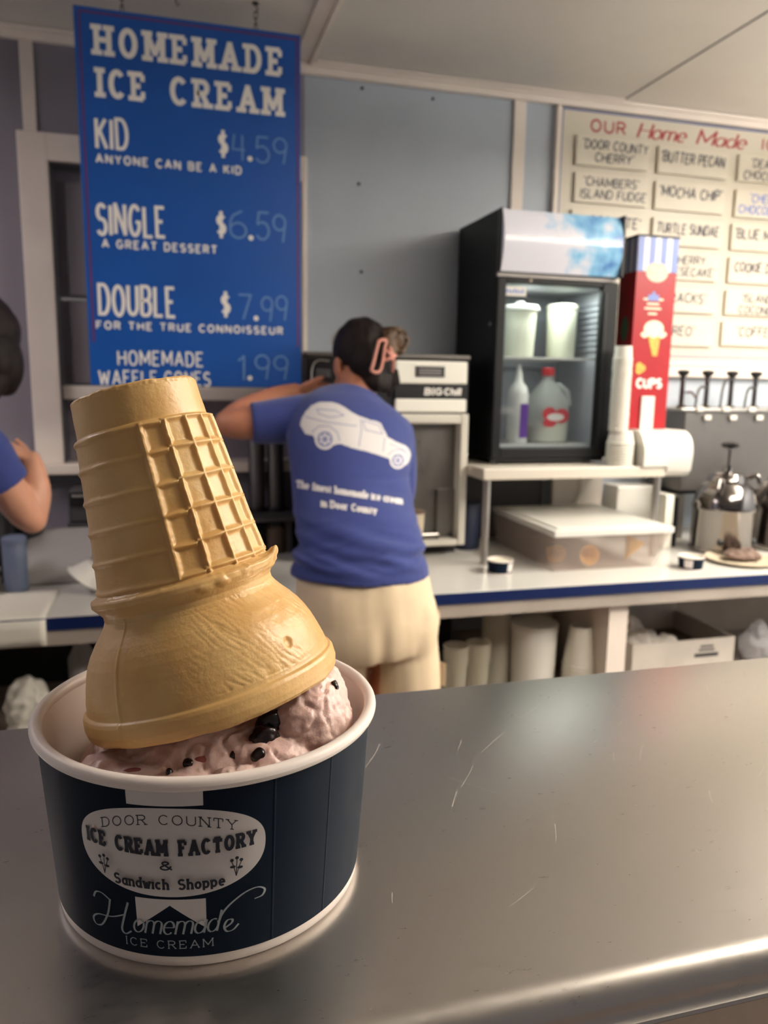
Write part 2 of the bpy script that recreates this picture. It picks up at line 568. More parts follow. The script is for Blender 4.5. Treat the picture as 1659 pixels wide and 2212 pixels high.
G['u'] = (.44, [[(0, X), (0, .22)] + arc(.22, .22, .22, .22, 180, 360, 8), [(.44, X), (.44, 0)]])
G['w'] = (.64, [[(0, X), (.16, 0), (.32, .55), (.48, 0), (.64, X)]])
G['y'] = (.44, [[(0, X), (.23, .05)], [(.44, X), (.16, -.28)]])
SLAB_NO = set('COGSU0&.$"\'469')


def ribbon(mb, pts, wd, mp, k=0, step=None, taper=False):
    P = [np.array(p, float) for p in pts]
    Q = [P[0]]
    for p in P[1:]:
        if np.linalg.norm(p - Q[-1]) > 1e-7:
            Q.append(p)
    if len(Q) < 2:
        return
    if step:
        R_ = [Q[0]]
        for a, b in zip(Q[:-1], Q[1:]):
            m = max(1, int(math.ceil(np.linalg.norm(b - a) / step)))
            R_ += [a + (b - a) * j / m for j in range(1, m + 1)]
        Q = R_
    for i in range(1, len(Q) - 1):
        da, db = Q[i] - Q[i - 1], Q[i + 1] - Q[i]
        if np.dot(da, db) < -.15 * np.linalg.norm(da) * np.linalg.norm(db):
            ex = .30 * wd
            ribbon(mb, Q[:i] + [Q[i] + da / np.linalg.norm(da) * ex], wd, mp, k, None, taper)
            ribbon(mb, [Q[i] - db / np.linalg.norm(db) * ex] + Q[i + 1:], wd, mp, k + .5, None, taper)
            return
    closed = np.linalg.norm(Q[0] - Q[-1]) < 1e-6 and len(Q) > 3
    n = len(Q)
    vs = []
    for i in range(n):
        a = Q[i - 1] if i > 0 else (Q[n - 2] if closed else None)
        b = Q[i + 1] if i < n - 1 else (Q[1] if closed else None)
        d1 = (Q[i] - a) / np.linalg.norm(Q[i] - a) if a is not None else None
        d2 = (b - Q[i]) / np.linalg.norm(b - Q[i]) if b is not None else None
        if d1 is None:
            d1 = d2
        if d2 is None:
            d2 = d1
        n1 = np.array((-d1[1], d1[0]))
        n2 = np.array((-d2[1], d2[0]))
        mm = n1 + n2
        ln = np.linalg.norm(mm)
        mm = n1 if ln < 1e-6 else mm / ln
        s = min(1.3, 1.0 / max(0.3, float(np.dot(mm, n1))))
        h = wd / 2
        if taper:
            h *= 0.55 + 0.9 * abs(d1[1])
        vs.append(mp(*(Q[i] + mm * h * s), k))
        vs.append(mp(*(Q[i] - mm * h * s), k))
    mb.add(vs, [(2 * i, 2 * i + 1, 2 * i + 3, 2 * i + 2) for i in range(n - 1)])


def text_width(s, gap, space):
    t = 0
    for ch in s:
        t += space if ch == ' ' else G[ch][0] + gap
    return t - gap


def text(mb, s, x0, x1, z, h, mp, wt=.16, slab=0.0, slant=0.0, gap=.26, space=.5, jit=0.0, step=None, warp=None, taper=False, k0=0):
    """s between x0 and x1 on baseline z with cap height h; wt = stroke weight / h; warp(u)->(dz, scale)"""
    sx = (x1 - x0) / max(.01, text_width(s, gap, space))
    x = 0.0
    k = k0
    wd = wt * h
    inset = wt / 2
    for ch in s:
        if ch == ' ':
            x += space
            continue
        adv, st = G[ch]
        ja, jz = random.uniform(-1, 1) * jit, random.uniform(-1, 1) * jit * .5
        yc = (lambda y: inset + y * (1 - 2 * inset))

        def pl(px, py):
            py2 = yc(py) if slab or jit == 0 else py
            X_ = x0 + (x + px) * sx + (py2 * slant + (py2 - .5) * ja * .3) * h
            dz, sc = warp(X_) if warp else (0, 1)
            return (X_, z + dz + (py2 + jz) * h * sc)
        for line in st:
            ribbon(mb, [pl(*p) for p in line], wd, mp, k, step, taper)
            k += 1
        if slab and ch not in SLAB_NO:
            done = set()
            hs = slab * h / sx
            for line in st:
                for i, (px, py) in enumerate(line):
                    nb = [line[j] for j in (i - 1, i + 1) if 0 <= j < len(line)]
                    vert = any(abs(q[1] - py) > .25 and abs(q[0] - px) < .5 for q in nb)
                    if not vert or ch in 'e' or len(line) > 8 and 0 < i < len(line) - 1 and ch not in 'BDPR':
                        continue
                    top = 1 if ch.isupper() else (1 if py > .9 else X)
                    if (abs(py) < .01 or abs(py - top) < .01) and (round(px, 2), py) not in done:
                        if ch in 'A' and py > .5 or ch in 'VW' and py < .1 or ch == 'M' and .1 < px < .7:
                            continue
                        done.add((round(px, 2), py))
                        a, b = px - hs, px + hs
                        if ch in 'BDEFLPR' and len(nb) > 1:
                            b = px
                        ribbon(mb, [pl(a, py), pl(b, py)], wd * .95, mp, k, step)
                        k += 1
                    # ticks at the free ends of horizontal strokes
            if ch in 'EFLT':
                ends = {'E': [(.56, 1, .72), (.56, 0, .3)], 'F': [(.54, 1, .72)], 'L': [(.54, 0, .34)], 'T': [(0, 1, .7), (.66, 1, .7)]}[ch]
                for ex, ey, ez in ends:
                    ribbon(mb, [pl(ex, ey), pl(ex, ez)], wd * .8, mp, k, step)
                    k += 1
            if ch in 'CGS':
                ends = {'C': [(.62, .98, .66)], 'G': [(.64, .98, .68)], 'S': [(.53, .98, .74), (.03, .02, .26)]}[ch]
                for ex, ey, ez in ends:
                    ribbon(mb, [pl(ex, ey), pl(ex, ez)], wd * .8, mp, k, step)
                    k += 1
        x += adv + gap
    return mb


def flat_y(y):
    """prints on a surface facing the customers (-y)"""
    return lambda u, v, k=0: (u, y - 2e-6 * k, v)


def disc(mb, cx, cz, rx, rz, mp, k=0, n=28, rings=1):
    vs = [mp(cx, cz, k)]
    for j in range(1, rings + 1):
        for i in range(n):
            a = 2 * PI * i / n
            vs.append(mp(cx + rx * j / rings * math.cos(a), cz + rz * j / rings * math.sin(a), k))
    fs = [(0, 1 + i, 1 + (i + 1) % n) for i in range(n)]
    for j in range(rings - 1):
        for i in range(n):
            i2 = (i + 1) % n
            fs.append((1 + j * n + i, 1 + (j + 1) * n + i, 1 + (j + 1) * n + i2, 1 + j * n + i2))
    mb.add(vs, fs)
    return mb


def inside(p, poly):
    c = False
    j = len(poly) - 1
    for i in range(len(poly)):
        if (poly[i][1] > p[1]) != (poly[j][1] > p[1]) and p[0] < (poly[j][0] - poly[i][0]) * (p[1] - poly[i][1]) / (poly[j][1] - poly[i][1]) + poly[i][0]:
            c = not c
        j = i
    return c


def fill(mb, poly, cell, mp, k=0):
    xs = [p[0] for p in poly]
    zs = [p[1] for p in poly]
    nx = int((max(xs) - min(xs)) / cell) + 1
    nz = int((max(zs) - min(zs)) / cell) + 1
    idx = {}
    vs, fs = [], []

    def V(i, j):
        if (i, j) not in idx:
            idx[(i, j)] = len(vs)
            vs.append(mp(min(xs) + i * cell, min(zs) + j * cell, k))
        return idx[(i, j)]
    for i in range(nx):
        for j in range(nz):
            if inside((min(xs) + (i + .5) * cell, min(zs) + (j + .5) * cell), poly):
                fs.append((V(i, j), V(i + 1, j), V(i + 1, j + 1), V(i, j + 1)))
    mb.add(vs, fs)
    return mb


# ------------------------------------------------------------------ the setting
WY = 2.55           # back wall
CZ = 2.386          # ceiling
XL, XR, YF = -1.7, 3.0, -1.5
structure(MB().box(XL, XR, YF, WY + .3, -.1, 0).build('floor', MT['floor']))
cl = structure(MB().box(XL, XR, YF, WY + .3, CZ, CZ + .08).build('ceiling', MT['ceiling']))
wx0, wx1, wz0, wz1 = -.322, .418, 1.15, 2.036
structure(MB().box(.43, XR, WY, WY + .12, 0, CZ).build('wall_back', MT['wall']))
wl = MB().box(XL, wx0, WY, WY + .12, 0, CZ).box(wx1, .43, WY, WY + .12, 0, CZ)
wl.box(wx0, wx1, WY, WY + .12, 0, wz0).box(wx0, wx1, WY, WY + .12, wz1, CZ)
structure(wl.build('wall_back', MT['wall_dim']))
structure(MB().box(XL - .1, XL, YF, WY + .3, 0, CZ).build('wall_left', MT['wall']))
structure(MB().box(XR, XR + .1, YF, WY + .3, 0, CZ).build('wall_right', MT['wall']))
# crown moulding and wall battens
structure(MB().box(XL, XR, WY - .022, WY, CZ - .034, CZ - .001).box(XL, XR, WY - .034, WY - .022, CZ - .014, CZ - .001).build('trim_1', MT['cream'], bevel=.003))
structure(MB().box(-.383, -.347, WY - .012, WY, 2.112, CZ - .034).build('trim_2', MT['cream'], bevel=.002))
structure(MB().box(1.134, 1.177, WY - .012, WY, .9, CZ - .034).build('trim_3', MT['cream'], bevel=.002))
# ceiling battens and panel seam
structure(MB().box(.392, .452, .2, WY - .036, CZ - .008, CZ).box(.438, .452, .2, WY - .036, CZ - .014, CZ - .008).build('trim_4', MT['cream'], bevel=.002))
structure(MB().box(1.525, 1.531, .2, WY - .036, CZ - .0012, CZ).build('trim_5', MT['dark_reveal']))
structure(MB().box(.46, 1.525, WY - .05, WY - .034, CZ - .008, CZ - .001).build('trim_6', MT['cream'], bevel=.002))
# shuttered window with wide cream casing
win = thing('window_1', (.05, WY, 1.15), 'shuttered window in a wide cream casing behind the blue price sign', 'window')
win['kind'] = 'structure'
MB().box(-.402, -.322, WY - .02, WY, 1.158, 2.112).box(-.322, .418, WY - .02, WY, 2.036, 2.112).box(.418, .434, WY - .02, WY, 1.158, 2.112).build('casing', MT['cream'], win, bevel=.003)
MB().box(-.43, .44, WY - .045, WY + .1, 1.125, 1.158).build('sill', MT['cream'], win, bevel=.004)
MB().box(wx0 - .001, wx0 + .002, WY, WY + .115, wz0, wz1).box(wx0, wx1, WY, WY + .115, wz1 - .002, wz1 + .001).build('reveal', MT['dark_reveal'], win)
pn = MB()
for a, b in ((1.395, 1.655), (1.662, 2.03)):
    pn.box(wx0 + .004, wx1, WY + .075, WY + .09, a, b)
pn.box(wx0 + .03, wx1, WY + .06, WY + .075, 1.40, 1.650).box(wx0 + .03, wx1, WY + .06, WY + .075, 1.668, 2.0)
pn.box(wx0 + .004, wx1, WY + .085, WY + .095, 1.152, 1.36)
pn.build('shutter_panel', MT['mauve'], win, bevel=.003)
MB().box(wx0 + .002, wx1, WY + .02, WY + .09, 1.352, 1.394).build('bottom_rail', MT['cream'], win, bevel=.004)

# ------------------------------------------------------------------ back worktop
bw = thing('back_worktop', (.9, 2.15, 0), 'long white back worktop with a navy blue front edge over open shelving', 'counter')
BX0, BX1, BY = -1.6, 2.95, 1.82
MB().box(BX0, BX1, BY + .004, WY, .845, .88).build('worktop', MT['lam_white'], bw, bevel=.003)
MB().box(BX0, BX1, BY, BY + .0035, .849, .879).build('edge_band', MT['lam_blue'], bw)
MB().box(BX0, BX1, BY + .006, BY + .03, .812, .8445).build('under_rail', MT['rail_wood'], bw)
MB().box(BX0, BX1, BY + .01, WY, .50, .52).build('lower_shelf', MT['rail_wood'], bw)
for x in (1.18, -.62):
    MB().box(x, x + .06, BY + .03, WY - .2, .521, .8445).build('upright', MT['cream'], bw)
    MB().box(x, x + .06, BY + .012, WY - .2, 0, .4995).build('upright', MT['cream'], bw)

# ------------------------------------------------------------------ steel customer counter
sc_ = thing('service_counter', (.4, .235, 0), 'brushed stainless steel customer counter with a rolled front edge', 'counter')
CT = 1.2771
prof = [(.3285, CT - .03), (.3295, CT - .004), (.328, CT - .0012), (.325, CT)]
prof += [(.149, CT)]
for i in range(1, 9):
    a = rad(90 + 90 * i / 8)
    prof.append((.149 + .0065 * math.cos(a), CT - .0065 + .0065 * math.sin(a)))
prof += [(.1427, CT - .0090), (.1422, CT - .0100), (.1414, CT - .0106), (.1412, CT - .0116), (.1418, CT - .0124), (.150, CT - .0124), (.150, CT - .03)]
MB().prism(prof, -1.2, 1.9, 'x').build('countertop', MT['counter_steel'], sc_, smooth=True)
MB().box(-1.19, 1.89, .158, .318, .05, CT - .0301).build('front_panel', mat('counter_front', (66, 48, 46), 0.4, spec=.4), sc_)
MB().box(-1.17, 1.87, .17, .31, 0, .0499).build('plinth', MT['black_soft'], sc_)
# scratches scuffed into the steel: fine raised burr lines
scr = MB()
rs = random.Random(3)


def topmap(u, v, k=0):
    return (u, v, CT + .00003 + 1e-7 * k)


for i in range(36):
    cx, cy = rs.uniform(.02, .32), rs.uniform(.15, .30)
    ln, an = rs.uniform(.004, .022), rad(rs.choice([40, 50, 55, 125, 62]) + rs.uniform(-14, 14))
    bend = rs.uniform(-.03, .03) * ln
    pts = [(cx + math.cos(an) * ln * t - math.sin(an) * bend * (1 - 4 * t * t), cy + math.sin(an) * ln * t + math.cos(an) * bend * (1 - 4 * t * t)) for t in (-.5, -.25, 0, .25, .5)]
    if all(.15 < p[1] < .324 for p in pts):
        ribbon(scr, pts, rs.uniform(.00007, .00016), topmap, i)
scr.build('scratches', MT['scratch'], sc_)

# ------------------------------------------------------------------ ice cream cup (navy paper tub)
CX, CY = .0085, .2159
R0, R1, CH = .04267, .0462, .0502
KS = (R1 - R0) / CH
TOP = .0507
cup = thing('paper_cup', (CX, CY, CT), 'large navy paper tub with a white label holding pink ice cream on the steel counter', 'cup')
prof = [(.0405, .003), (R0 - .0006, .0), (R0, .0006)]
prof += [(R0 + KS * z, z) for z in (.002, .01, .02, .03, .04, .0495)]
MB().lathe([(r, z + CT) for r, z in prof] + [(R1 - .0009, CT + .0497), (R1 - .0012 - KS * .042, CT + .005)], CX, CY, 128, True, True).build('wall', MT['cup_white'], cup, smooth=True)
rim = []
for i in range(17):
    a = 2 * PI * i / 16
    rim.append((.0463 + .0017 * math.cos(a), TOP + .00175 * math.sin(a) + CT))
MB().lathe(rim, CX, CY, 160, False, False).build('rim', MT['cup_white'], cup, smooth=2)


def cupmap(u, v, k=0):
    """u = degrees round the cup (0 faces the camera side -y, + to the right), v = height"""
    r = R0 + KS * v + .00012 + 1.5e-6 * k
    a = rad(u)
    return (CX + r * math.sin(a), CY - r * math.cos(a), CT + v)


def cupgrid(u0, u1, v0, v1, nu, nv, k):
    vs = [cupmap(u0 + (u1 - u0) * i / nu, v0 + (v1 - v0) * j / nv, k) for j in range(nv + 1) for i in range(nu + 1)]
    return vs, [(j * (nu + 1) + i, j * (nu + 1) + i + 1, (j + 1) * (nu + 1) + i + 1, (j + 1) * (nu + 1) + i) for j in range(nv) for i in range(nu)]


MB().add(*cupgrid(-180, 180, .0033, .0494, 180, 6, 0)).build('navy_wrap', MT['navy_card'], cup, smooth=2)
# overlapping paper seam on the right
sm = MB()
for a in (16.3, 38):
    vs = []
    for j in range(9):
        v = .0034 + .0459 * j / 8
        for da, kk in ((-.35, 0), (-.1, 60), (.35, 40), (.6, 0)):
            vs.append(cupmap(a + da, v, kk + 2))
    sm.add(vs, [(j * 4 + i, j * 4 + i + 1, j * 4 + i + 5, j * 4 + i + 4) for j in range(8) for i in range(3)])
sm.build('seam', MT['navy_card'], cup, smooth=2)
LC = -16.1
lb = MB()
lb.add(*cupgrid(LC - 11.4, LC + 11.2, .0450, .0494, 14, 2, 40))            # ribbon tab above the oval
nu = 24                                                                    # forked ribbon tail below
vs, fs = [], []
for i in range(nu + 1):
    t = i / nu
    u = LC - 11.2 + 22.3 * t
    bot = .0113 + .0067 * (1 - abs(2 * t - 1))
    vs += [cupmap(u, bot, 40), cupmap(u, .0197, 40)]
    if i:
        fs.append((2 * i - 2, 2 * i, 2 * i + 1, 2 * i - 1))
lb.add(vs, fs)


def oval(a, s=1.0):
    e = .84
    c, d = math.cos(a), math.sin(a)
    vv = .0117 * math.copysign(abs(d) ** e, d)
    vv *= .985 if vv > 0 else 1.07
    return LC + 29.7 * s * math.copysign(abs(c) ** .92, c), .03295 + vv * s


n = 96
vs = [cupmap(LC, .03295, 50)]
rings = 8
for j in range(1, rings + 1):
    for i in range(n):
        a = 2 * PI * i / n
        u, v = oval(a)
        vs.append(cupmap(LC + (u - LC) * j / rings, .03295 + (v - .03295) * j / rings, 50))
fs = [(0, 1 + i, 1 + (i + 1) % n) for i in range(n)]
for j in range(rings - 1):
    for i in range(n):
        fs.append((1 + j * n + i, 1 + (j + 1) * n + i, 1 + (j + 1) * n + (i + 1) % n, 1 + j * n + (i + 1) % n))
lb.add(vs, fs)
lb.build('label', MT['label_white'], cup, smooth=2)
DM = 1 / (R0 + KS * .033) * 180 / PI            # metres -> degrees


def cm2(u, v, k=0):
    return cupmap(LC + u * DM, v, k + 70)


def U(deg):
    return (deg - LC) / DM


ink = MB()
text(ink, 'DOOR COUNTY', U(-36.5), U(4.5), .0389, .0027, cm2, .09, slab=.16, slant=0, gap=.34, space=.7, step=.0006,
     warp=lambda x: (.0012 - 10.8 * x * x, 1))
text(ink, 'ICE CREAM FACTORY', U(-42.4), U(10.0), .0324, .0041, cm2, .21, slab=.14, gap=.52, space=.95, step=.0006,
     warp=lambda x: (-.0006 + 1.8 * x * x, 1.12 - 270 * x * x), k0=200)
text(ink, '&', U(-18.0), U(-14.5), .0283, .0026, cm2, .17, step=.0005, k0=500)
text(ink, 'Sandwich Shoppe', U(-33.0), U(.6), .0233, .0031, cm2, .19, slab=.12, gap=.34, space=.8, step=.0006,
     warp=lambda x: (-.0003 + 1.2 * x * x, 1), k0=520)
for sgn, bu in ((-1, -36.3), (1, 4.2)):                                     # cherry sprigs either side
    u = U(bu)
    for dx, dz in ((-.0010, .0040), (.0002, .0045), (.0012, .0038)):
        ribbon(ink, [(u, .0255), (u + dx * .5, .0255 + dz * .6), (u + dx, .0255 + dz)], .00022, cm2, 700, .0005)
        disc(ink, u + dx, .0255 + dz + .0004, .00045, .00045, cm2, 704, 10)
    for dx, dz in ((-.0008, .0026), (.0009, .0022)):
        disc(ink, u + dx, .0255 + dz, .0007, .0004, cm2, 706, 10)
ink.build('label_lettering', MT['navy_ink'], [o for o in cup.children if o.name == 'label'][0])
lst = MB()
# script "Homemade" with swashes
hm = [('H', [[(-.0215, .0165), (-.0205, .0182), (-.0185, .0185), (-.0160, .0172)], [(-.0160, .0175), (-.0172, .013), (-.0195, .0092), (-.0218, .0085), (-.0225, .0102), (-.0205, .0118), (-.016, .0125), (-.0118, .0142)],
             [(-.0108, .0178), (-.0122, .0135), (-.0132, .0098), (-.0122, .0086), (-.0105, .0097)]])]
for _, st in hm:
    for j, s in enumerate(st):
        ribbon(lst, [tuple(p) for p in spline(s, 5)], .00042, cm2, 100 + j, .0006, True)
text(lst, 'omemad', -.0100, .0112, .0098, .0058, cm2, .065, slant=.22, gap=.12, step=.0005, taper=True, jit=.0001, k0=110,
     warp=lambda x: (0.02 * (x + .01), 1))
ribbon(lst, spline([(.0128, .0105), (.0148, .0118), (.0150, .0128), (.0138, .0128), (.0130, .0112), (.0136, .0097), (.0152, .0098), (.0166, .0112)], 5), .0004, cm2, 150, .0006, True)
ribbon(lst, spline([(.0116, .0125), (.0125, .0148), (.0145, .0172), (.0180, .0196), (.0212, .0203), (.0232, .0192), (.0226, .0176), (.0206, .0172)], 6), .00042, cm2, 152, .0006, True)
text(lst, 'ICE CREAM', U(-31.5), U(-3.2), .0052, .0024, cm2, .10, slab=.10, gap=.42, space=.6, step=.0006, k0=160,
     warp=lambda x: (.0007 + .02 * x, 1))
lst.build('band_lettering', MT['silver_ink'], [o for o in cup.children if o.name == 'navy_wrap'][0])

# ------------------------------------------------------------------ ice cream in the cup
ic = MB()
ic.ball((CX, CY, 1.3035), (.0390, .0390, .0238), n=48)
ic.ball((CX + .001, CY - .002, 1.3135), (.034, .032, .0190), n=40)
ic.ball((.0330, .2050, 1.3235), (.0148, .0165, .0170), n=32)
ic.ball((.0385, .2110, 1.3290), (.0088, .0120, .0105), n=32)
ic.ball((.0215, .1915, 1.3175), (.014, .0105, .0098), n=32)
ic.ball((.0130, .1830, 1.3170), (.0095, .0070, .0072), n=32)
ic.ball((-.0010, .1850, 1.3160), (.0120, .0080, .0076), n=32)
ic.ball((-.0120, .1880, 1.3150), (.0130, .0095, .0088), n=32)
ic.ball((-.0190, .1970, 1.3155), (.0105, .0105, .0085), n=32)


def ice_disp(p, nv):
    q = p * 1.0
    d = .0009 * noise.noise(q * 55) + .0006 * noise.noise(q * 260 + Vector((3, 1, 2))) + .00045 * noise.noise(q * 700)
    rdg = abs(noise.noise(q * 110 + Vector((7, 0, 4))))
    d -= .0007 * max(0, .08 - rdg) / .08
    pit = noise.noise(q * 420 + Vector((1, 5, 9)))
    d -= .0008 * max(0, pit - .25)
    return nv * d


ime = remesh(ic, .00075, 14, ice_disp)
ibv = BVHTree.FromPolygons([v.co.copy() for v in ime.vertices], [tuple(p.vertices) for p in ime.polygons])
ice = thing('ice_cream_scoop', (CX, CY, 1.279), 'pale pink ice cream with dark chunks filling the navy paper tub', 'ice cream')
link(ime, 'scoop', MT['ice'], ice, smooth=2)


def snap(p, towards=(0, 0, 1.42)):
    o = Vector(towards)
    h = ibv.ray_cast(o, (Vector(p) - o).normalized())
    return h[0] if h[0] else Vector(p)


for p, r in (((.0235, .193, 1.3300), (.0042, .003, .0046)), ((.0215, .193, 1.3262), (.0034, .0028, .0040)), ((.0200, .193, 1.3215), (.0020, .0018, .0020)),
             ((.0015, .19, 1.3225), (.0022, .0018, .0014)), ((-.0030, .19, 1.3205), (.0016, .0014, .0012)), ((.0420, .20, 1.3360), (.0020, .0018, .0014)), ((.0130, .19, 1.3240), (.0012, .0010, .0010)),
             ((-.0200, .19, 1.3215), (.0014, .0012, .0014))):
    c = snap(p)
    q = MB().ball(c + Vector((0, .0006, -.0006)), r, Matrix.Rotation(random.uniform(0, 3), 3, 'Y'), 20)
    cm_ = remesh(q, .0004, 2, lambda p_, n_: n_ * .0007 * noise.noise(p_ * 480))
    link(cm_, 'dark_chunk', MT['chunk'], ice, smooth=2)
for p, r in (((.0050, .19, 1.3235), (.0022, .0010, .0009)), ((-.0120, .19, 1.3225), (.0026, .0009, .0008)), ((.0085, .19, 1.3160), (.0007, .0008, .0028))):
    c = snap(p)
    link(MB().ball(c + Vector((0, .0003, -.0003)), r, None, 16).mesh('cherry_piece'), 'cherry_piece', MT['cherry'], ice, smooth=2)

# ------------------------------------------------------------------ cake cone, upside down on the ice cream
B_ = np.array([.0098, .2135, 1.3329])
d_ = np.array([-.2270, .1580, .9661])
d_ /= np.linalg.norm(d_)
e2 = -np.array([0, .0, 0]) - (np.array([.1, 1.0, .28]) - np.dot(np.array([.1, 1.0, .28]), d_) * d_)
e2 /= np.linalg.norm(e2)
e1 = np.cross(e2, d_) * -1
e1 = np.cross(d_, e2) * 1.0
if e1[0] < 0:
    e1 = -e1
PR = [(-.0010, .0318), (-.0024, .0336), (-.0022, .0345), (-.0012, .0353), (.0006, .0357), (.0032, .0355), (.0041, .0351), (.0046, .0343), (.0053, .0341), (.0070, .0338),
      (.0105, .0329), (.0135, .0320), (.0165, .0308), (.0190, .0294), (.0215, .0276), (.0236, .0258), (.0256, .0243), (.0270, .0236), (.0284, .0236), (.0300, .0246), (.0315, .0258), (.0328, .0258), (.0334, .0253), (.0338, .0243), (.0344, .0236),
      (.0470, .0219), (.0620, .0202), (.0754, .0188), (.0760, .0186), (.0764, .0178), (.0815, .0174), (.0862, .0171), (.0867, .0166), (.0868, .0155)]
ss = np.array([p[0] for p in PR])
rr_ = np.array([p[1] for p in PR])
HR = [.0752, .0676, .0592, .0510, .0428, .0350]
VR = [10 + 18.5 * i for i in range(8)]
NT, dense = 480, []
acc = [0]
for i in range(1, len(PR)):
    seg = math.hypot(ss[i] - ss[i - 1], rr_[i] - rr_[i - 1])
    m = max(1, int(seg / .00022))
    for j in range(m):
        t = j / m
        dense.append((ss[i - 1] + (ss[i] - ss[i - 1]) * t, rr_[i - 1] + (rr_[i] - rr_[i - 1]) * t))
dense.append((ss[-1], rr_[-1]))
vs, fs = [], []
for s, r in dense:
    for k in range(NT):
        th = 2 * PI * k / NT
        td = math.degrees(th)
        td = td - 360 if td > 180 else td
        x = r
        cyl = Vector((math.sin(th) * r * 1000, math.cos(th) * r * 1000, s * 1000))
        # uneven baked surface
        x += .00016 * noise.noise(cyl * .07) + .00007 * noise.noise(cyl * .35)
        if .0346 < s < .0757:
            gx = 0
            soft = 1.0 if 9 < td < 142 else .42
            for h in HR:
                wob = .0003 * noise.noise(Vector((td * .05, h * 900, 0)))
                gx = max(gx, soft * math.exp(-((s - h - wob - (.0006 if td > 26 else 0)) / .00072) ** 2))
            if 4 < td < 146:
                for v in VR:
                    arcd = (rad(td - v)) * r + .00018 * noise.noise(Vector((s * 700, v, 5)))
                    gx = max(gx, math.exp(-(arcd / .00076) ** 2))
            x += .00125 * gx - .00055 * (1 if 9 < td < 140 else .3)
        if .006 < s < .027 and 0 < td < 120:
            # fine diagonal wrinkles in the bulb where it was torn from the mould
            am, hm_ = td * .52, s * 1000
            q1, t1 = am * .80 + hm_ * .60, am * .60 - hm_ * .80
            f = max(0, noise.noise(Vector((am * .10, hm_ * .12, 2))) + .30) * min(1, td / 15)
            x -= f * .00034 * max(0, 1 - abs(noise.noise(Vector((q1 * .62, t1 * .11, 8)))) * 5)
            x -= f * .00012 * max(0, 1 - abs(noise.noise(Vector((q1 * 1.5, t1 * .3, 3)))) * 5)
        if .0005 < s < .028:
            x += .00032 * math.exp(-((td + 31 + s * 120) / .7) ** 2)            # mould seam
        if math.hypot((rad(td - 52)) * r, s - .0115) < .0016:
            x -= .0007 * (1 - (math.hypot((rad(td - 52)) * r, s - .0115) / .0016) ** 2)
        if .0297 < s < .0340:
            x += .00055 * max(0, noise.noise(Vector((td * .11, s * 500, 1)))) * (1.4 if td > 10 else .4)
            x += .0026 * math.exp(-((td - 80) / 9) ** 2) * ((s - .0297) / .0043)   # broken flash on the right
        if s > .0855 or s < -.0015:
            x += .00022 * noise.noise(cyl * .9)
        sj = s + (.0004 * noise.noise(Vector((td * .09, 3, s * 200))) if s < -.0012 or s > .086 else 0)
        if s > .0306 and s < .0344:
            sj += .0013 * math.exp(-((td - 79) / 5) ** 2) * max(0, (x - .0242) / .002) + .0003 * max(0, noise.noise(Vector((td * .2, 9, 1))))
        P = B_ + d_ * sj + (e1 * math.sin(th) + e2 * math.cos(th)) * x
        vs.append(tuple(P))
nd = len(dense)
for i in range(nd - 1):
    for k in range(NT):
        k2 = (k + 1) % NT
        fs.append((i * NT + k, i * NT + k2, (i + 1) * NT + k2, (i + 1) * NT + k))
fs.append(tuple((nd - 1) * NT + k for k in range(NT)))
# inner bowl so that the wafer has thickness
o0 = len(vs)
inner = [(.0004, .0320), (.004, .0322), (.012, .0303), (.020, .0262), (.026, .0222)]
for s, r in inner:
    for k in range(NT):
        th = 2 * PI * k / NT
        vs.append(tuple(B_ + d_ * s + (e1 * math.sin(th) + e2 * math.cos(th)) * r))
for k in range(NT):
    k2 = (k + 1) % NT
    fs.append((k2, k, o0 + k, o0 + k2))
    for i in range(len(inner) - 1):
        fs.append((o0 + i * NT + k2, o0 + i * NT + k, o0 + (i + 1) * NT + k, o0 + (i + 1) * NT + k2))
fs.append(tuple(o0 + (len(inner) - 1) * NT + k for k in range(NT))[::-1])
cone = MB().add(vs, fs).build('cake_cone', MT['wafer'], None, smooth=2)
tag(cone, 'golden cake cone stood upside down on the pink ice cream, waffle grid on its side', 'ice cream cone')

# ------------------------------------------------------------------ hanging blue price sign
SY = 2.2
sg = thing('price_sign', (.08, SY, 1.40), 'blue hanging sign headed HOMEMADE ICE CREAM with kid, single and double prices', 'sign')
MB().box(-.203, .360, SY, SY + .006, 1.400, 2.322).build('board', MT['sign_blue'], sg, bevel=.001)
f = flat_y(SY - .0004)
ln = MB()
ribbon(ln, [(-.190, 1.512), (-.190, 2.310), (.351, 2.310), (.351, 1.512)], .0042, f)
ln.build('border_line', MT['red_line'], sg)


def line_of(name, material, parent, *args, **kw_):
    m_ = MB()
    text(m_, *args, **kw_)
    return m_.build(name, MT[material], parent)


sgb = [o for o in sg.children if o.name == 'board'][0]
kw = dict(wt=.185, slab=.185, gap=.66, space=1.0)
line_of('heading_lettering', 'white_paint', sgb, 'HOMEMADE', -.152, .305, 2.2135, .071, f, **kw)
line_of('heading_lettering', 'white_paint', sgb, 'ICE', -.148, -.045, 2.1155, .070, f, **kw)
line_of('heading_lettering', 'white_paint', sgb, 'CREAM', .028, .305, 2.1155, .070, f, **kw)
hw = dict(wt=.125, gap=.34, jit=.06)
line_of('size_lettering', 'white_paint', sgb, 'KID', -.161, -.088, 1.996, .070, f, **hw)
line_of('size_lettering', 'white_paint', sgb, 'SINGLE', -.168, -.002, 1.787, .073, f, **hw)
line_of('size_lettering', 'white_paint', sgb, 'DOUBLE', -.172, .018, 1.584, .074, f, **hw)
line_of('size_lettering', 'white_paint', sgb, 'HOMEMADE', -.131, .088, 1.455, .036, f, wt=.14, gap=.34, jit=.04)
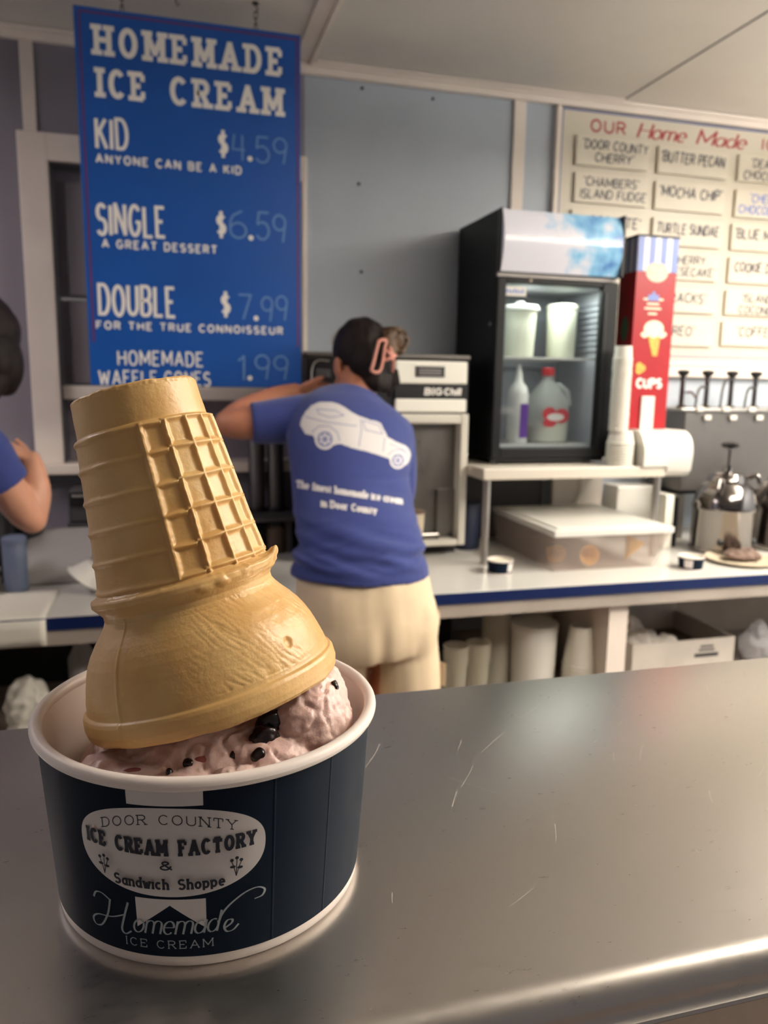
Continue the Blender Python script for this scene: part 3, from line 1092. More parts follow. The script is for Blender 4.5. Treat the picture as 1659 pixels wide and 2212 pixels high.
line_of('size_lettering', 'white_paint', sgb, 'WAFFLE CONES', -.181, .106, 1.402, .036, f, wt=.14, gap=.34, jit=.04)
for x0, z in ((.141, 1.999), (.132, 1.795), (.140, 1.588)):
    line_of('dollar_sign', 'white_paint', sgb, '$', x0 + .003, x0 + .022, z, .068, f, wt=.13)
for x0, z in ((.2235, 1.998), (.2235, 1.796), (.2345, 1.584), (.2155, 1.421)):
    disc(MB(), x0, z + .004, .0068, .0068, f, 0, 16).build('decimal_point', MT['white_paint'], sgb)
bw_ = dict(wt=.21, gap=.46, space=.66)
line_of('tagline_lettering', 'white_paint', sgb, 'ANYONE CAN BE A KID', -.164, .199, 1.9585, .0235, f, **bw_)
line_of('tagline_lettering', 'white_paint', sgb, 'A GREAT DESSERT', -.158, .131, 1.7515, .0235, f, **bw_)
line_of('tagline_lettering', 'white_paint', sgb, 'FOR THE TRUE CONNOISSEUR', -.181, .307, 1.5450, .0225, f, **bw_)
pr = dict(wt=.085, gap=.20, jit=.08)
for txt_a, txt_b, xa, xd, xb, z, h in (('4', '59', .178, .2235, .321, 1.996, .064), ('6', '59', .168, .2235, .317, 1.795, .070), ('7', '99', .188, .2345, .320, 1.583, .065), ('1', '99', .184, .2155, .321, 1.420, .066)):
    t = MB()
    text(t, txt_a, xa, xd - .013, z, h, f, **pr)
    text(t, txt_b, xd + .016, xb, z, h, f, **pr, k0=20)
    t.build('price_lettering', MT['chalk'], sgb)
for x in (-.088, .243):
    hk = MB()
    hk.tube([(x, SY + .003 + .012 * math.sin(a) * 0, 2.318 + .018 + .018 * math.cos(a)) if False else (x + .004 * math.cos(a), SY + .003, 2.322 + .018 * math.sin(a)) for a in [2 * PI * i / 14 for i in range(15)]], .0012, 8, False)
    for j in range(2):
        hk.tube([(x + (.005 * math.cos(a) if j else 0), SY + .003 + (0 if j else .005 * math.cos(a)), 2.342 + j * .014 + .010 * math.sin(a)) for a in [2 * PI * i / 12 for i in range(13)]], .0013, 6, False)
    hk.tube([(x, SY + .003, 2.362), (x + .005, SY + .003, 2.366), (x + .005, SY + .003, 2.374), (x, SY + .003, 2.378), (x, SY + .003, CZ - .0005)], .0018, 8, False)
    hk.lathe([(.009, CZ - .003), (.009, CZ - .0003)], x, SY + .003, 16)
    hk.build('hanging_chain', MT['iron'], sg, smooth=True)
h = MB().tube([(.043, 2.22, CZ - .0005), (.043, 2.22, CZ - .02), (.047, 2.22, CZ - .026), (.051, 2.22, CZ - .02)], .0016, 8)
tag(h.build('ceiling_hook', MT['iron'], None, smooth=True), 'small bare iron hook in the ceiling between the two chains of the blue sign', 'hook')

# nail heads left in the wall panel
for lab, x, z in (('dark nail head nearest the ceiling in the blue wall panel, beside the sign', .614, 2.335), ('faint nail head high in the blue wall panel, nearest the batten', .85, 2.329),
                  ('dark nail head halfway up the blue wall panel beside the price column of the sign', .606, 2.048), ('lowest dark nail head in the blue wall panel, above the worker', .617, 1.776)):
    m = Matrix.Translation((x, WY, z)) @ Matrix.Rotation(rad(90), 4, 'X')
    tag(MB().lathe([(.0055, .0002), (.005, .0025), (.002, .004)], 0, 0, 14, m=m).build('nail_head', MT['iron'], None, smooth=True), lab, 'nail')

# ------------------------------------------------------------------ flavour board with plaques
mb_ = thing('flavor_board', (2.0, WY - .01, 1.497), 'white framed flavour board headed OUR Home Made in red on the wall', 'menu board')
BXL, BXR, BZ0, BZ1 = 1.287, 2.78, 1.497, 2.350
MB().box(BXL + .01, BXR - .01, WY - .014, WY - .001, BZ0 + .01, BZ1 - .005).build('panel', MT['board'], mb_)
panel_ = mb_.children[0]
MB().box(BXL, BXL + .016, WY - .022, WY - .0005, BZ0, BZ1).box(BXR - .016, BXR, WY - .022, WY - .0005, BZ0, BZ1) \
    .box(BXL + .016, BXR - .016, WY - .022, WY - .0005, BZ0, BZ0 + .016).build('frame', MT['cream'], mb_, bevel=.002)
f = flat_y(WY - .0144)
ln = MB()
ribbon(ln, [(1.312, 1.532), (1.312, 2.343), (2.76, 2.343), (2.76, 1.532), (1.312, 1.532)], .0045, f)
ln.build('border_line', MT['blue_line'], mb_)
line_of('heading_lettering', 'red_letter', panel_, 'OUR', 1.420, 1.552, 2.278, .044, f, .17, gap=.32)
line_of('heading_lettering', 'red_letter', panel_, 'ICE CREAM', 2.125, 2.55, 2.280, .044, f, .17, gap=.32)
line_of('heading_lettering', 'red_letter', panel_, 'Home', 1.600, 1.790, 2.274, .055, f, .13, slant=.35, gap=.14, taper=True)
line_of('heading_lettering', 'red_letter', panel_, 'Made', 1.842, 2.045, 2.274, .055, f, .13, slant=.35, gap=.14, taper=True)
# long ledge under the board
structure(MB().box(1.287, 2.95, WY - .03, WY, 1.455, 1.494).build('trim_7', MT['cream'], bevel=.004))

PQ = [
    # x0, x1, z0, z1, lines, ink, label
    (1.362, 1.645, 2.166, 2.262, ['"DOOR COUNTY', 'CHERRY"'], 'k', 'white two line flavour plaque ending CHERRY, top of the first column'),
    (1.364, 1.650, 2.046, 2.142, ['"CHAMBERS"', 'ISLAND FUDGE'], 'k', 'white two line flavour plaque ending FUDGE, just above the fridge top'),
    (1.358, 1.648, 1.925, 2.020, ['CHOCOLATE"'], 'k', 'white flavour plaque mostly hidden by the top of the black fridge'),
    (1.684, 1.975, 2.166, 2.256, ['"BUTTER PECAN'], 'k', 'white flavour plaque reading BUTTER PECAN, top of the second column'),
    (1.682, 1.972, 2.044, 2.140, ['"MOCHA CHIP"'], 'k', 'white flavour plaque reading MOCHA CHIP'),
    (1.682, 1.972, 1.924, 2.016, ['TURTLE SUNDAE'], 'k', 'white flavour plaque reading TURTLE SUNDAE, just above the red carton'),
    (1.680, 1.970, 1.806, 1.902, ['"CHERRY', 'CHEESECAKE"'], 'k', 'white flavour plaque ending SECAKE, half behind the striped carton top'),
    (1.680, 1.972, 1.690, 1.776, ['"TRACKS"'], 'k', 'white flavour plaque reading TRACKS, right of the red carton'),
    (1.680, 1.974, 1.570, 1.658, ['"OREO"'], 'k', 'white flavour plaque lowest in the column beside the red carton'),
    (2.020, 2.300, 2.166, 2.256, ['"DEATH BY', 'CHOCOLATE"'], 'k', 'white flavour plaque starting DEATH, at the right edge under the heading'),
    (2.020, 2.300, 2.040, 2.136, ['"CHERRY', 'CHOCOLATE"'], 'b', 'flavour plaque written in blue ink at the right edge of the photo'),
    (2.016, 2.300, 1.924, 2.016, ['"BLUE MOON"'], 'k', 'white flavour plaque starting BLUE, at the right edge of the photo'),
    (2.016, 2.300, 1.806, 1.898, ['COOKIE DOUGH'], 'k', 'white flavour plaque starting COOKIE, at the right edge of the photo'),
    (2.014, 2.300, 1.690, 1.778, ['"ISLAND', 'COCONUT"'], 'k', 'white flavour plaque starting ISLAND, second from the bottom at the right edge'),
    (2.010, 2.300, 1.576, 1.664, ['"COFFEE"'], 'k', 'white flavour plaque starting COFFEE, lowest at the right edge'),
]
for x0, x1, z0, z1, lines, inkc, lab in PQ:
    pq = thing('flavor_plaque', ((x0 + x1) / 2, WY - .02, z0), lab, 'sign', 'flavour plaques on the white board')
    MB().box(x0, x1, WY - .026, WY - .0145, z0, z1).build('plate', MT['plaque'], pq, bevel=.0012)
    plate_ = pq.children[0]
    f = flat_y(WY - .0264)
    t = MB()
    n = len(lines)
    h = .028 if n > 1 else .033
    for i, s in enumerate(lines):
        wd = min(x1 - x0 - .03, text_width(s, .24, .5) * h * 1.0)
        cx = (x0 + x1) / 2 + random.uniform(-.01, .01)
        zb = z1 - .012 - h - i * .041 if n > 1 else z1 - .018 - h
        text(t, s, cx - wd / 2, cx + wd / 2, zb, h, f, .17, gap=.24, jit=.12, slant=.08, k0=i * 100)
    t.build('lettering', MT['marker' if inkc == 'k' else 'blue_marker'], plate_)

# ------------------------------------------------------------------ stand, fridge and what is in it
SZ = 1.172
st = thing('equipment_stand', (1.19, 2.3, .88), 'low white metal stand with tube legs carrying the fridge on the worktop', 'stand')
MB().box(.882, 1.500, 2.09, 2.53, SZ - .034, SZ).build('tabletop', MT['stand'], st, bevel=.004)
for x, y in ((.900, 2.105), (1.482, 2.105), (.900, 2.51), (1.482, 2.51)):
    MB().lathe([(.013, .8805), (.013, .885), (.0115, .89), (.0115, SZ - .034)], x, y, 20).build('leg', MT['steel'], st, smooth=True)

FX0, FX1, FY0, FY1, FZ0, FZ1 = .949, 1.352, 2.215, 2.535, 1.188, 1.930
fr = thing('countertop_fridge', ((FX0 + FX1) / 2, 2.37, SZ), 'black countertop display fridge with a glass door and icy blue lit header', 'refrigerator')
b = MB()
b.box(FX0, FX0 + .022, FY0, FY1, FZ0, FZ1).box(FX1 - .022, FX1, FY0, FY1, FZ0, FZ1)
b.box(FX0 + .022, FX1 - .022, FY1 - .02, FY1, FZ0, FZ1).box(FX0 + .022, FX1 - .022, FY0, FY1 - .02, FZ0, FZ0 + .03)
b.box(FX0 + .022, FX1 - .022, FY0, FY1 - .02, 1.722, FZ1)
b.build('body', MT['fridge_black'], fr, bevel=.003)
b = MB()
b.box(FX0 + .0225, FX0 + .026, FY0 + .002, FY1 - .021, FZ0 + .031, 1.7215).box(FX1 - .026, FX1 - .0225, FY0 + .002, FY1 - .021, FZ0 + .031, 1.7215)
b.box(FX0 + .026, FX1 - .026, FY1 - .025, FY1 - .021, FZ0 + .031, 1.7215).box(FX0 + .026, FX1 - .026, FY0 + .002, FY1 - .025, 1.717, 1.7215)
b.box(FX0 + .026, FX1 - .026, FY0 + .002, FY1 - .025, FZ0 + .031, FZ0 + .034)
for i in range(9):
    b.box(FX1 - .034, FX1 - .026, FY0 + .03, FY1 - .04, 1.53 + i * .018, 1.534 + i * .018)
b.build('liner', MT['liner'], fr)
# curved lit header
hp = [(FY0, 1.750), (2.186, 1.750)] + [(2.186 - .020 * math.sin(PI * i / 12), 1.750 + .176 * i / 12) for i in range(1, 12)] + [(2.186 + .006, 1.926), (FY0, 1.926)]
MB().prism(hp, FX0 + .004, FX1 - .008, 'x').build('header_panel', MT['white_plastic'], fr, smooth=True)
hd = [o for o in SC.objects if o.name == 'header_panel'][0]
m = mat('header_print', (232, 232, 240), 0.18, coat=.4)
nt = m.node_tree
bs = nt.nodes['Principled BSDF']
tc = nt.nodes.new('ShaderNodeTexCoord')
n1 = nt.nodes.new('ShaderNodeTexNoise')
n1.inputs['Scale'].default_value = 16
n1.inputs['Detail'].default_value = 7
nt.links.new(tc.outputs['Object'], n1.inputs['Vector'])
sx = nt.nodes.new('ShaderNodeSeparateXYZ')
nt.links.new(tc.outputs['Object'], sx.inputs[0])
mr = nt.nodes.new('ShaderNodeMapRange')
mr.inputs['From Min'].default_value = -.16
mr.inputs['From Max'].default_value = .20
mr.inputs['To Min'].default_value = -.30
mr.inputs['To Max'].default_value = .22
nt.links.new(sx.outputs['X'], mr.inputs['Value'])
mz = nt.nodes.new('ShaderNodeMath')
mz.operation = 'MULTIPLY_ADD'
mz.inputs[1].default_value = .9
mz.inputs[2].default_value = -.60
nt.links.new(sx.outputs['Z'], mz.inputs[0])
ad = nt.nodes.new('ShaderNodeMath')
nt.links.new(n1.outputs['Fac'], ad.inputs[0])
nt.links.new(mr.outputs['Result'], ad.inputs[1])
ad2 = nt.nodes.new('ShaderNodeMath')
nt.links.new(ad.outputs[0], ad2.inputs[0])
nt.links.new(mz.outputs[0], ad2.inputs[1])
rp = nt.nodes.new('ShaderNodeValToRGB')
for e, (pos, c) in zip(range(2), ((.42, (226, 226, 236)), (.86, (40, 92, 178)))):
    rp.color_ramp.elements[e].position = pos
    rp.color_ramp.elements[e].color = L3(c)
e = rp.color_ramp.elements.new(.60)
e.color = L3((140, 196, 230))
nt.links.new(ad2.outputs[0], rp.inputs['Fac'])
nt.links.new(rp.outputs['Color'], bs.inputs['Base Color'])
nt.links.new(rp.outputs['Color'], bs.inputs['Emission Color'])
bs.inputs['Emission Strength'].default_value = .03
hd.data.materials[0] = m
MB().box(FX1 - .0075, FX1 + .002, 2.170, FY0 - .001, 1.748, 1.930).build('header_cap', MT['black'], fr, bevel=.003)
MB().box(FX0 - .001, FX0 + .0035, 2.184, FY0 - .001, 1.748, 1.930).build('header_cap', MT['black'], fr, bevel=.003)
MB().box(FX0, FX1, 2.200, FY0 - .001, 1.737, 1.7475).build('header_trim', MT['pewter'], fr)
dr = MB()
DX0, DX1, DZ0, DZ1 = FX0 - .002, FX1 + .002, 1.192, 1.734
gx0, gx1, gz0, gz1 = .976, 1.298, 1.224, 1.718
dr.box(DX0, gx0, 2.19, 2.213, DZ0, DZ1).box(gx1, DX1, 2.19, 2.213, DZ0, DZ1).box(gx0, gx1, 2.19, 2.213, DZ0, gz0).box(gx0, gx1, 2.19, 2.213, gz1, DZ1)
door = dr.build('door_frame', MT['fridge_black'], fr, bevel=.003)
MB().box(gx0, gx1, 2.198, 2.202, gz0, gz1).build('door_glass', MT['door_glass'], door)
MB().box(gx1 + .006, gx1 + .014, 2.183, 2.1895, 1.26, 1.70).build('door_handle', MT['black'], door, bevel=.002)
MB().ball((1.053, 2.189, 1.727), (.0045, .004, .0045)).build('lock', MT['tan'], door, smooth=2)
sk = MB().box(.968, 1.043, 2.1965, 2.1979, 1.681, 1.708).build('sticker', MT['paper_white'], door)
t = MB()
for i in range(7):
    t.box(.975 + i * .009, .981 + i * .009, 2.1960, 2.1964, 1.688 + (i % 2) * .001, 1.702 - (i % 3) * .002)
t.build('sticker_print', MT['stripe_blue'], door)
MB().box(FX0 + .01, FX1 - .01, 2.205, 2.214, SZ + .008, DZ0 - .002).build('kick_plate', MT['black'], fr)
for x, y in ((.975, 2.235), (1.30, 2.235), (.975, 2.51), (1.30, 2.51)):
    MB().lathe([(.012, SZ + .0002), (.014, SZ + .004), (.010, FZ0)], x, y, 16).build('foot', MT['steel'], fr, smooth=True)
MB().ball((FX0 - .001, 2.24, 1.60), (.003, .006, .006)).build('side_screw', MT['steel'], fr, smooth=2)
for z in (1.504, 1.232):
    s_ = MB().box(FX0 + .028, FX1 - .040, 2.232, 2.240, z - .006, z)
    s_.box(FX0 + .028, FX1 - .040, 2.475, 2.483, z - .006, z)
    for i in range(20):
        x = FX0 + .032 + i * .0168
        s_.box(x, x + .004, 2.24, 2.475, z - .004, z)
    s_.build('wire_shelf', MT['white_plastic'], fr)

# two tubs on the upper shelf, jug and squeeze bottle below
tb = thing('plastic_tub', (1.088, 2.33, 1.5045), 'cream plastic tub with a wide lid at the left of the upper fridge shelf', 'tub', 'tubs on the upper fridge shelf')
MB().lathe([(.046, 1.5045), (.047, 1.508), (.053, 1.645), (.053, 1.650)], 1.088, 2.33, 40).build('tub_body', MT['cream_plastic'], tb, smooth=True)
MB().lathe([(.0535, 1.6505), (.062, 1.652), (.062, 1.660), (.056, 1.667), (.02, 1.670), (.012, 1.680), (.0, 1.681)], 1.088, 2.33, 40, True, False).build('lid', MT['white_plastic'], tb, smooth=True)
tb = thing('plastic_tub', (1.243, 2.34, 1.5045), 'cream plastic tub at the right of the upper fridge shelf', 'tub', 'tubs on the upper fridge shelf')
MB().lathe([(.044, 1.5045), (.045, 1.508), (.049, 1.650), (.049, 1.660)], 1.243, 2.34, 40).build('tub_body', MT['cream_plastic'], tb, smooth=True)
MB().lathe([(.0495, 1.6605), (.0515, 1.662), (.0515, 1.671), (.045, 1.677), (.0, 1.678)], 1.243, 2.34, 40, True, False).build('lid', MT['cream_plastic'], tb, smooth=True)
JX, JY, JZ = 1.198, 2.33, 1.2325
jg = thing('milk_jug', (JX, JY, JZ), 'translucent gallon milk jug with a red cap and red label in the fridge', 'jug')
jr = []
for z, a in ((0, .058), (.006, .064), (.05, .066), (.10, .066), (.125, .063), (.15, .052), (.175, .036), (.195, .022), (.205, .018), (.222, .018)):
    ring = []
    jr.append((Vector((JX, JY, JZ + z)), Vector((a, 0, 0)), Vector((0, a, 0))))


def sq(mb, rings, e=.6, n=32):
    vs, fs = [], []
    for c, u, v in rings:
        for k in range(n):
            a = 2 * PI * k / n
            ca, sa = math.cos(a), math.sin(a)
            vs.append(c + u * math.copysign(abs(ca) ** e, ca) + v * math.copysign(abs(sa) ** e, sa))
    for i in range(len(rings) - 1):
        for k in range(n):
            k2 = (k + 1) % n
            fs.append((i * n + k, i * n + k2, (i + 1) * n + k2, (i + 1) * n + k))
    fs.append(tuple(range(n))[::-1])
    fs.append(tuple((len(rings) - 1) * n + k for k in range(n)))
    return mb.add(vs, fs)


j_ = sq(MB(), jr, .7)
j_.tube([(JX + .030, JY - .02, JZ + .185), (JX + .055, JY - .03, JZ + .165), (JX + .062, JY - .03, JZ + .125)], .010, 10)
j_.build('jug_body', MT['milk'], jg, smooth=True)
sq(MB(), [(Vector((JX, JY, JZ + z)), Vector((a, 0, 0)), Vector((0, a, 0))) for z, a in ((.002, .055), (.01, .061), (.058, .063))], .7).build('milk', MT['milk_fill'], jg, smooth=True)
MB().lathe([(.021, JZ + .216), (.021, JZ + .238), (.018, JZ + .241)], JX, JY, 24).build('cap', MT['red_plastic'], jg, smooth=True)
t = MB()
f = flat_y(JY - .0668)
disc(t, JX - .022, JZ + .094, .024, .022, f, 0)
disc(t, JX + .022, JZ + .088, .026, .024, f, 1)
disc(t, JX - .02, JZ + .066, .024, .014, f, 2)
t.build('label', MT['red_plastic'], jg)
t = MB()
disc(t, JX + .0, JZ + .084, .030, .012, f, 10)
t.build('label_panel', MT['white_paint'], jg)
sb = thing('squeeze_bottle', (1.080, 2.30, 1.2325), 'white squeeze bottle with a purple label left of the milk jug', 'bottle')
MB().lathe([(.032, 1.2325), (.034, 1.238), (.034, 1.385), (.028, 1.41), (.014, 1.428), (.011, 1.45), (.006, 1.478), (.005, 1.482)], 1.080, 2.30, 32).build('bottle_body', MT['white_plastic'], sb, smooth=True)
MB().add(*(lambda vs: (vs, [(i, i + 1, i + 14, i + 13) for i in range(12)]))([(1.080 + .0345 * math.sin(rad(-10 + 8 * i)), 2.30 - .0345 * math.cos(rad(-10 + 8 * i)), z) for z in (1.25, 1.358) for i in range(13)])).build('bottle_label', MT['purple'], sb, smooth=2)

# ------------------------------------------------------------------ red carton of cake cups on its dispenser
KX0, KX1, KY0, KY1, KZ0, KZ1 = 1.412, 1.556, 2.19, 2.285, 1.283, 1.878
ct = thing('cone_carton', ((KX0 + KX1) / 2, 2.24, KZ0), 'tall red cone carton with a blue and white striped top beside the fridge', 'carton')
cb_ = MB().box(KX0, KX1, KY0, KY1, KZ0, 1.774).build('carton_body', MT['red_card'], ct, bevel=.001)
MB().box(KX0, KX1, KY0, KY1, 1.774, KZ1).build('carton_top', MT['stripe_white'], ct, bevel=.001)
t = MB()
for i in range(4):
    x = KX0 + .001 + i * .0405
    t.box(x, x + .0215, KY0 - .0008, KY0 - .0002, 1.774, KZ1 - .001)
for i in range(3):
    y = KY0 + .008 + i * .032
    t.box(KX0 - .0008, KX0 - .0002, y, y + .016, 1.774, KZ1 - .001)
t.build('stripes', MT['stripe_blue'], ct)
MB().box(KX0 - .003, KX1 + .003, KY0 - .003, KY1 + .003, KZ1, KZ1 + .005).build('carton_rim', MT['black_soft'], ct)
f = flat_y(KY0 - .0014)
t = MB()
disc(t, 1.484, 1.772, .040, .030, f, 0)
t.build('badge', MT['peach'], cb_)
t = MB()
for i, (a, b_, z) in enumerate(((1.462, 1.472, 1.79), (1.48, 1.50, 1.782), (1.457, 1.482, 1.765), (1.488, 1.512, 1.762))):
    ribbon(t, [(a, z), ((a + b_) / 2, z - .012), (b_, z)], .004, f, 20 + i)
for z, hw_ in ((1.69, .036), (1.676, .022), (1.662, .030), (1.646, .016)):
    ribbon(t, [(1.478 - hw_, z), (1.478 + hw_, z)], .006, f, 30)
t.build('small_print', MT['cream_print'], cb_)
t = MB()
disc(t, 1.478, 1.708, .006, .006, f, 40)
ribbon(t, [(1.458, 1.695), (1.498, 1.695)], .018, f, 41)
t.build('blue_print', MT['stripe_blue'], cb_)
t = MB()
vs = [f(1.464, 1.588, 50), f(1.514, 1.588, 50), f(1.506, 1.515, 50), f(1.488, 1.515, 50)]
t.add(vs, [(0, 1, 2, 3)])
t.build('cone_picture', MT['cone_yellow'], cb_)
t = MB()
disc(t, 1.487, 1.600, .036, .026, f, 60)
ribbon(t, spline([(1.444, 1.586), (1.456, 1.578), (1.470, 1.588), (1.487, 1.578), (1.504, 1.588), (1.518, 1.578), (1.532, 1.588)], 4), .014, f, 62)
t.build('scoop_picture', MT['cream_print'], cb_)
t = MB()
for i in range(3):
    disc(t, 1.447 + .008 * math.cos(i * 2.1), 1.476 + .008 * math.sin(i * 2.1), .012, .012, f, 70 + i)
t.build('ball_picture', MT['cone_yellow'], cb_)
t = MB()
text(t, 'CUPS', 1.440, 1.528, 1.412, .034, f, .24, slab=.12, gap=.3, k0=80)
t.build('lettering', MT['white_paint'], cb_)
MB().box(1.458, 1.507, KY0 - .006, KY0 - .0016, KZ0, 1.388).build('cup_window', MT['white_plastic'], cb_, bevel=.002)
t = MB()
disc(t, KX0 + .03, 1.36, .001, .001, f, 0)
fx = (lambda u, v, k=0: (KX0 - .0009, u, v))
t = MB()
disc(t, 2.235, 1.60, .020, .040, fx, 0)
t.build('side_picture', mat('green_print', (70, 110, 84), .5), cb_)
dp = MB()
sec = [(2.2, SZ + .0005), (2.2, 1.282), (2.135, 1.282)] + [(2.135 - .055 * math.sin(rad(a)), 1.212 + .07 * math.cos(rad(a))) for a in (15, 30, 45, 60, 75, 90)] + [(2.082, SZ + .0005)]
dp.prism([(2.287, SZ + .0005), (2.287, 1.282)] + sec[2:], 1.413, 1.500, 'x')
sec2 = [(2.287, SZ - .02), (2.287, 1.282)] + sec[2:-1] + [(2.084, 1.160), (2.098, 1.142), (2.12, 1.136)]
dp.prism(sec2, 1.5005, 1.588, 'x')
tag(dp.build('cup_dispenser', MT['white_plastic'], None, smooth=True), 'white plastic cup dispenser chute with a curved hood under the red carton', 'dispenser')


def cup_profile(r0, r1, h, z):
    return [(r0 * .9, z + .004), (r0, z), (r1, z + h - .004), (r1 + .0025, z + h - .003), (r1 + .0025, z + h), (r1 - .001, z + h), (r0 - .001, z + .004)]


def cup_stack(n, x, y, z0, step, r0, r1, h, label, group, flip=True, material='paper_white'):
    bm = MB()
    if flip:
        bm.lathe([(r, z0 + h - (z - z0)) for r, z in cup_profile(r0, r1, h, z0)][::-1], x, y, 28, False, False)
    else:
        bm.lathe(cup_profile(r0, r1, h, z0), x, y, 28, False, False)
    first = bm.build('paper_cup', MT[material], None, smooth=True)
    base = first.location.copy()
    for i in range(n):
        o = first if i == 0 else first.copy()
        if i:
            COL.objects.link(o)
        o.location = base + Vector((random.uniform(-.0006, .0006), random.uniform(-.0006, .0006), i * step))
        tag(o, label, 'cup', group)


cup_stack(9, 1.361, 2.138, SZ + .0005, .0086, .034, .041, .040, 'wide white paper cup in the short stack on the metal stand by the fridge', 'short stack of wide cups')
cup_stack(24, 1.349, 2.135, SZ + .0005 + 8 * .0086 + .0405, .0094, .025, .028, .042, 'narrow white cup in the tall stack between the fridge and the red carton', 'tall stack of narrow cups')

# ------------------------------------------------------------------ plastic bin with waffle pieces
bn = thing('storage_bin', (1.26, 2.195, .88), 'translucent plastic bin of waffle cones with a white lid under the stand', 'bin')
wv = MB()
for (x0, x1, y0, y1) in ((1.068, 1.400, 1.975, 2.40),):
    a = .010
    z0, z1 = .8805, .985
    ob = [(x0, y0), (x1 - .0, y0), (x1, y1), (x0, y1)]
    ot = [(x0 - a, y0 - a), (x1 + .045, y0 - a), (x1 + .045, y1 + a), (x0 - a, y1 + a)]
    ib = [(x0 + .003, y0 + .003), (x1 - .003, y0 + .003), (x1 - .003, y1 - .003), (x0 + .003, y1 - .003)]
    it = [(x0 - a + .003, y0 - a + .003), (x1 + .042, y0 - a + .003), (x1 + .042, y1 + a - .003), (x0 - a + .003, y1 + a - .003)]
    vs = [(p[0], p[1], z0) for p in ob] + [(p[0], p[1], z1) for p in ot] + [(p[0], p[1], z0 + .003) for p in ib] + [(p[0], p[1], z1) for p in it]
    fs = [(3, 2, 1, 0), (8, 9, 10, 11)]
    for i in range(4):
        j = (i + 1) % 4
        fs += [(i, j, 4 + j, 4 + i), (8 + j, 8 + i, 12 + i, 12 + j), (4 + i, 4 + j, 12 + j, 12 + i)]
    wv.add(vs, fs)
wv.build('bin_body', MT['bin'], bn, bevel=.002)
ld = MB().box(1.054, 1.452, 1.958, 2.415, .9855, 1.004)
ld.box(1.075, 1.430, 1.985, 2.39, 1.004, 1.008)
ld.build('lid', MT['white_plastic'], bn, bevel=.006, seg=3)
for i, (x, y, z, a, b_, lab) in enumerate(((1.345, 2.015, .925, 25, 100, 'golden waffle cone pressed against the front right of the plastic bin'), (1.20, 2.06, .915, -60, 80, 'waffle cone lying in the middle of the plastic bin'), (1.13, 2.15, .912, 10, 95, 'waffle cone lying at the back left of the plastic bin'))):
    m = Matrix.Translation((x, y, z)) @ Matrix.Rotation(rad(a), 4, 'Y') @ Matrix.Rotation(rad(b_), 4, 'X') if i else Matrix.Translation((x - .02, y, z - .03)) @ Matrix.Rotation(rad(28), 4, 'Y')
    tag(MB().lathe([(.002, -.0), (.026, .062), (.030, .070), (.027, .070), (.003, .006)], 0, 0, 28, m=m).build('waffle_cone', MT['waffle'], None, smooth=True), lab, 'waffle cone', 'waffle cones in the plastic bin')

# small navy cups on the worktop
cz = .8802
for i, (x, y, sc, lab) in enumerate(((.908, 2.005, .80, 'small navy paper cup beside the left leg of the stand'), (1.497, 1.93, .80, 'small navy paper cup right of the plastic bin near the worktop edge'))):
    c = thing('small_paper_cup', (x, y, cz), lab, 'cup', 'small navy cups on the back worktop')
    MB().lathe([(R0 * sc * .97, cz), (R1 * sc, cz + .046 * sc), (R1 * sc - .001, cz + .046 * sc), (R0 * sc - .002, cz + .003)], x, y, 40).build('wall', MT['cup_white'], c, smooth=True)
    vs = []
    for k in range(41):
        a = rad(-180 + 9 * k)
        for z in (.0035, .044):
            r = (R0 * .97 + (R1 - R0 * .97) * z / .046) * sc + .0003
            vs.append((x + r * math.sin(a), y - r * math.cos(a), cz + z * sc))
    MB().add(vs, [(2 * k, 2 * k + 2, 2 * k + 3, 2 * k + 1) for k in range(40)]).build('navy_wrap', MT['navy_card'], c, smooth=2)
    MB().lathe([(R1 * sc + .0018 * math.cos(a), cz + .047 * sc + .0018 * math.sin(a)) for a in [2 * PI * j / 10 for j in range(11)]], x, y, 40, False, False).build('rim', MT['cup_white'], c, smooth=2)
    a0 = rad(35 if i == 0 else -48)
    vs = []
    for k in range(9):
        a = a0 + rad(-20 + 5 * k)
        for z in (.010, .040):
            r = (R0 * .97 + (R1 - R0 * .97) * z / .046) * sc + .0006
            vs.append((x + r * math.sin(a), y - r * math.cos(a), cz + z * sc))
    MB().add(vs, [(2 * k, 2 * k + 2, 2 * k + 3, 2 * k + 1) for k in range(8)]).build('label', MT['label_white'], c, smooth=2)
    MB().lathe([(R1 * sc - .003, cz + .040 * sc), (.001, cz + .041 * sc)], x, y, 40).build('filling', MT['cream_plastic'], c, smooth=True)

# ------------------------------------------------------------------ drinks machine
mc = thing('drinks_machine', (.63, 2.38, .88), 'wide black and white drinks machine with a steel framed recess, beside the fridge', 'machine')
mx0, mx1, my, mz0, mz1 = .380, .884, 2.23, .8802, 1.500
b = MB()
b.box(mx0, mx1, my + .05, 2.53, mz0 + .02, mz1 - .012).box(mx0, mx1 - .002, my + .001, my + .05, 1.33, mz1 - .012)
b.box(mx0, .640, my + .001, my + .05, mz0 + .02, 1.33)
b.build('casing', MT['black'], mc, bevel=.004)
MB().box(mx0 - .004, mx1 + .004, my + .004, 2.53, mz1 - .0118, mz1 + .004).build('top_cover', MT['pewter'], mc, bevel=.006)
MB().box(.644, .872, my - .012, my, 1.416, 1.484).build('upper_panel', MT['machine_white'], mc, bevel=.008, seg=3)
MB().box(.644, .872, my - .012, my, 1.331, 1.372).build('lower_panel', MT['machine_white'], mc, bevel=.006, seg=3)
MB().box(.644, .873, my - .009, my, 1.3725, 1.4155).build('name_band', MT['black'], mc)
MB().box(.706, .797, my - .0145, my - .0122, 1.437, 1.468).build('badge', MT['black_soft'], mc)
f = flat_y(my - .0094)
t = MB()
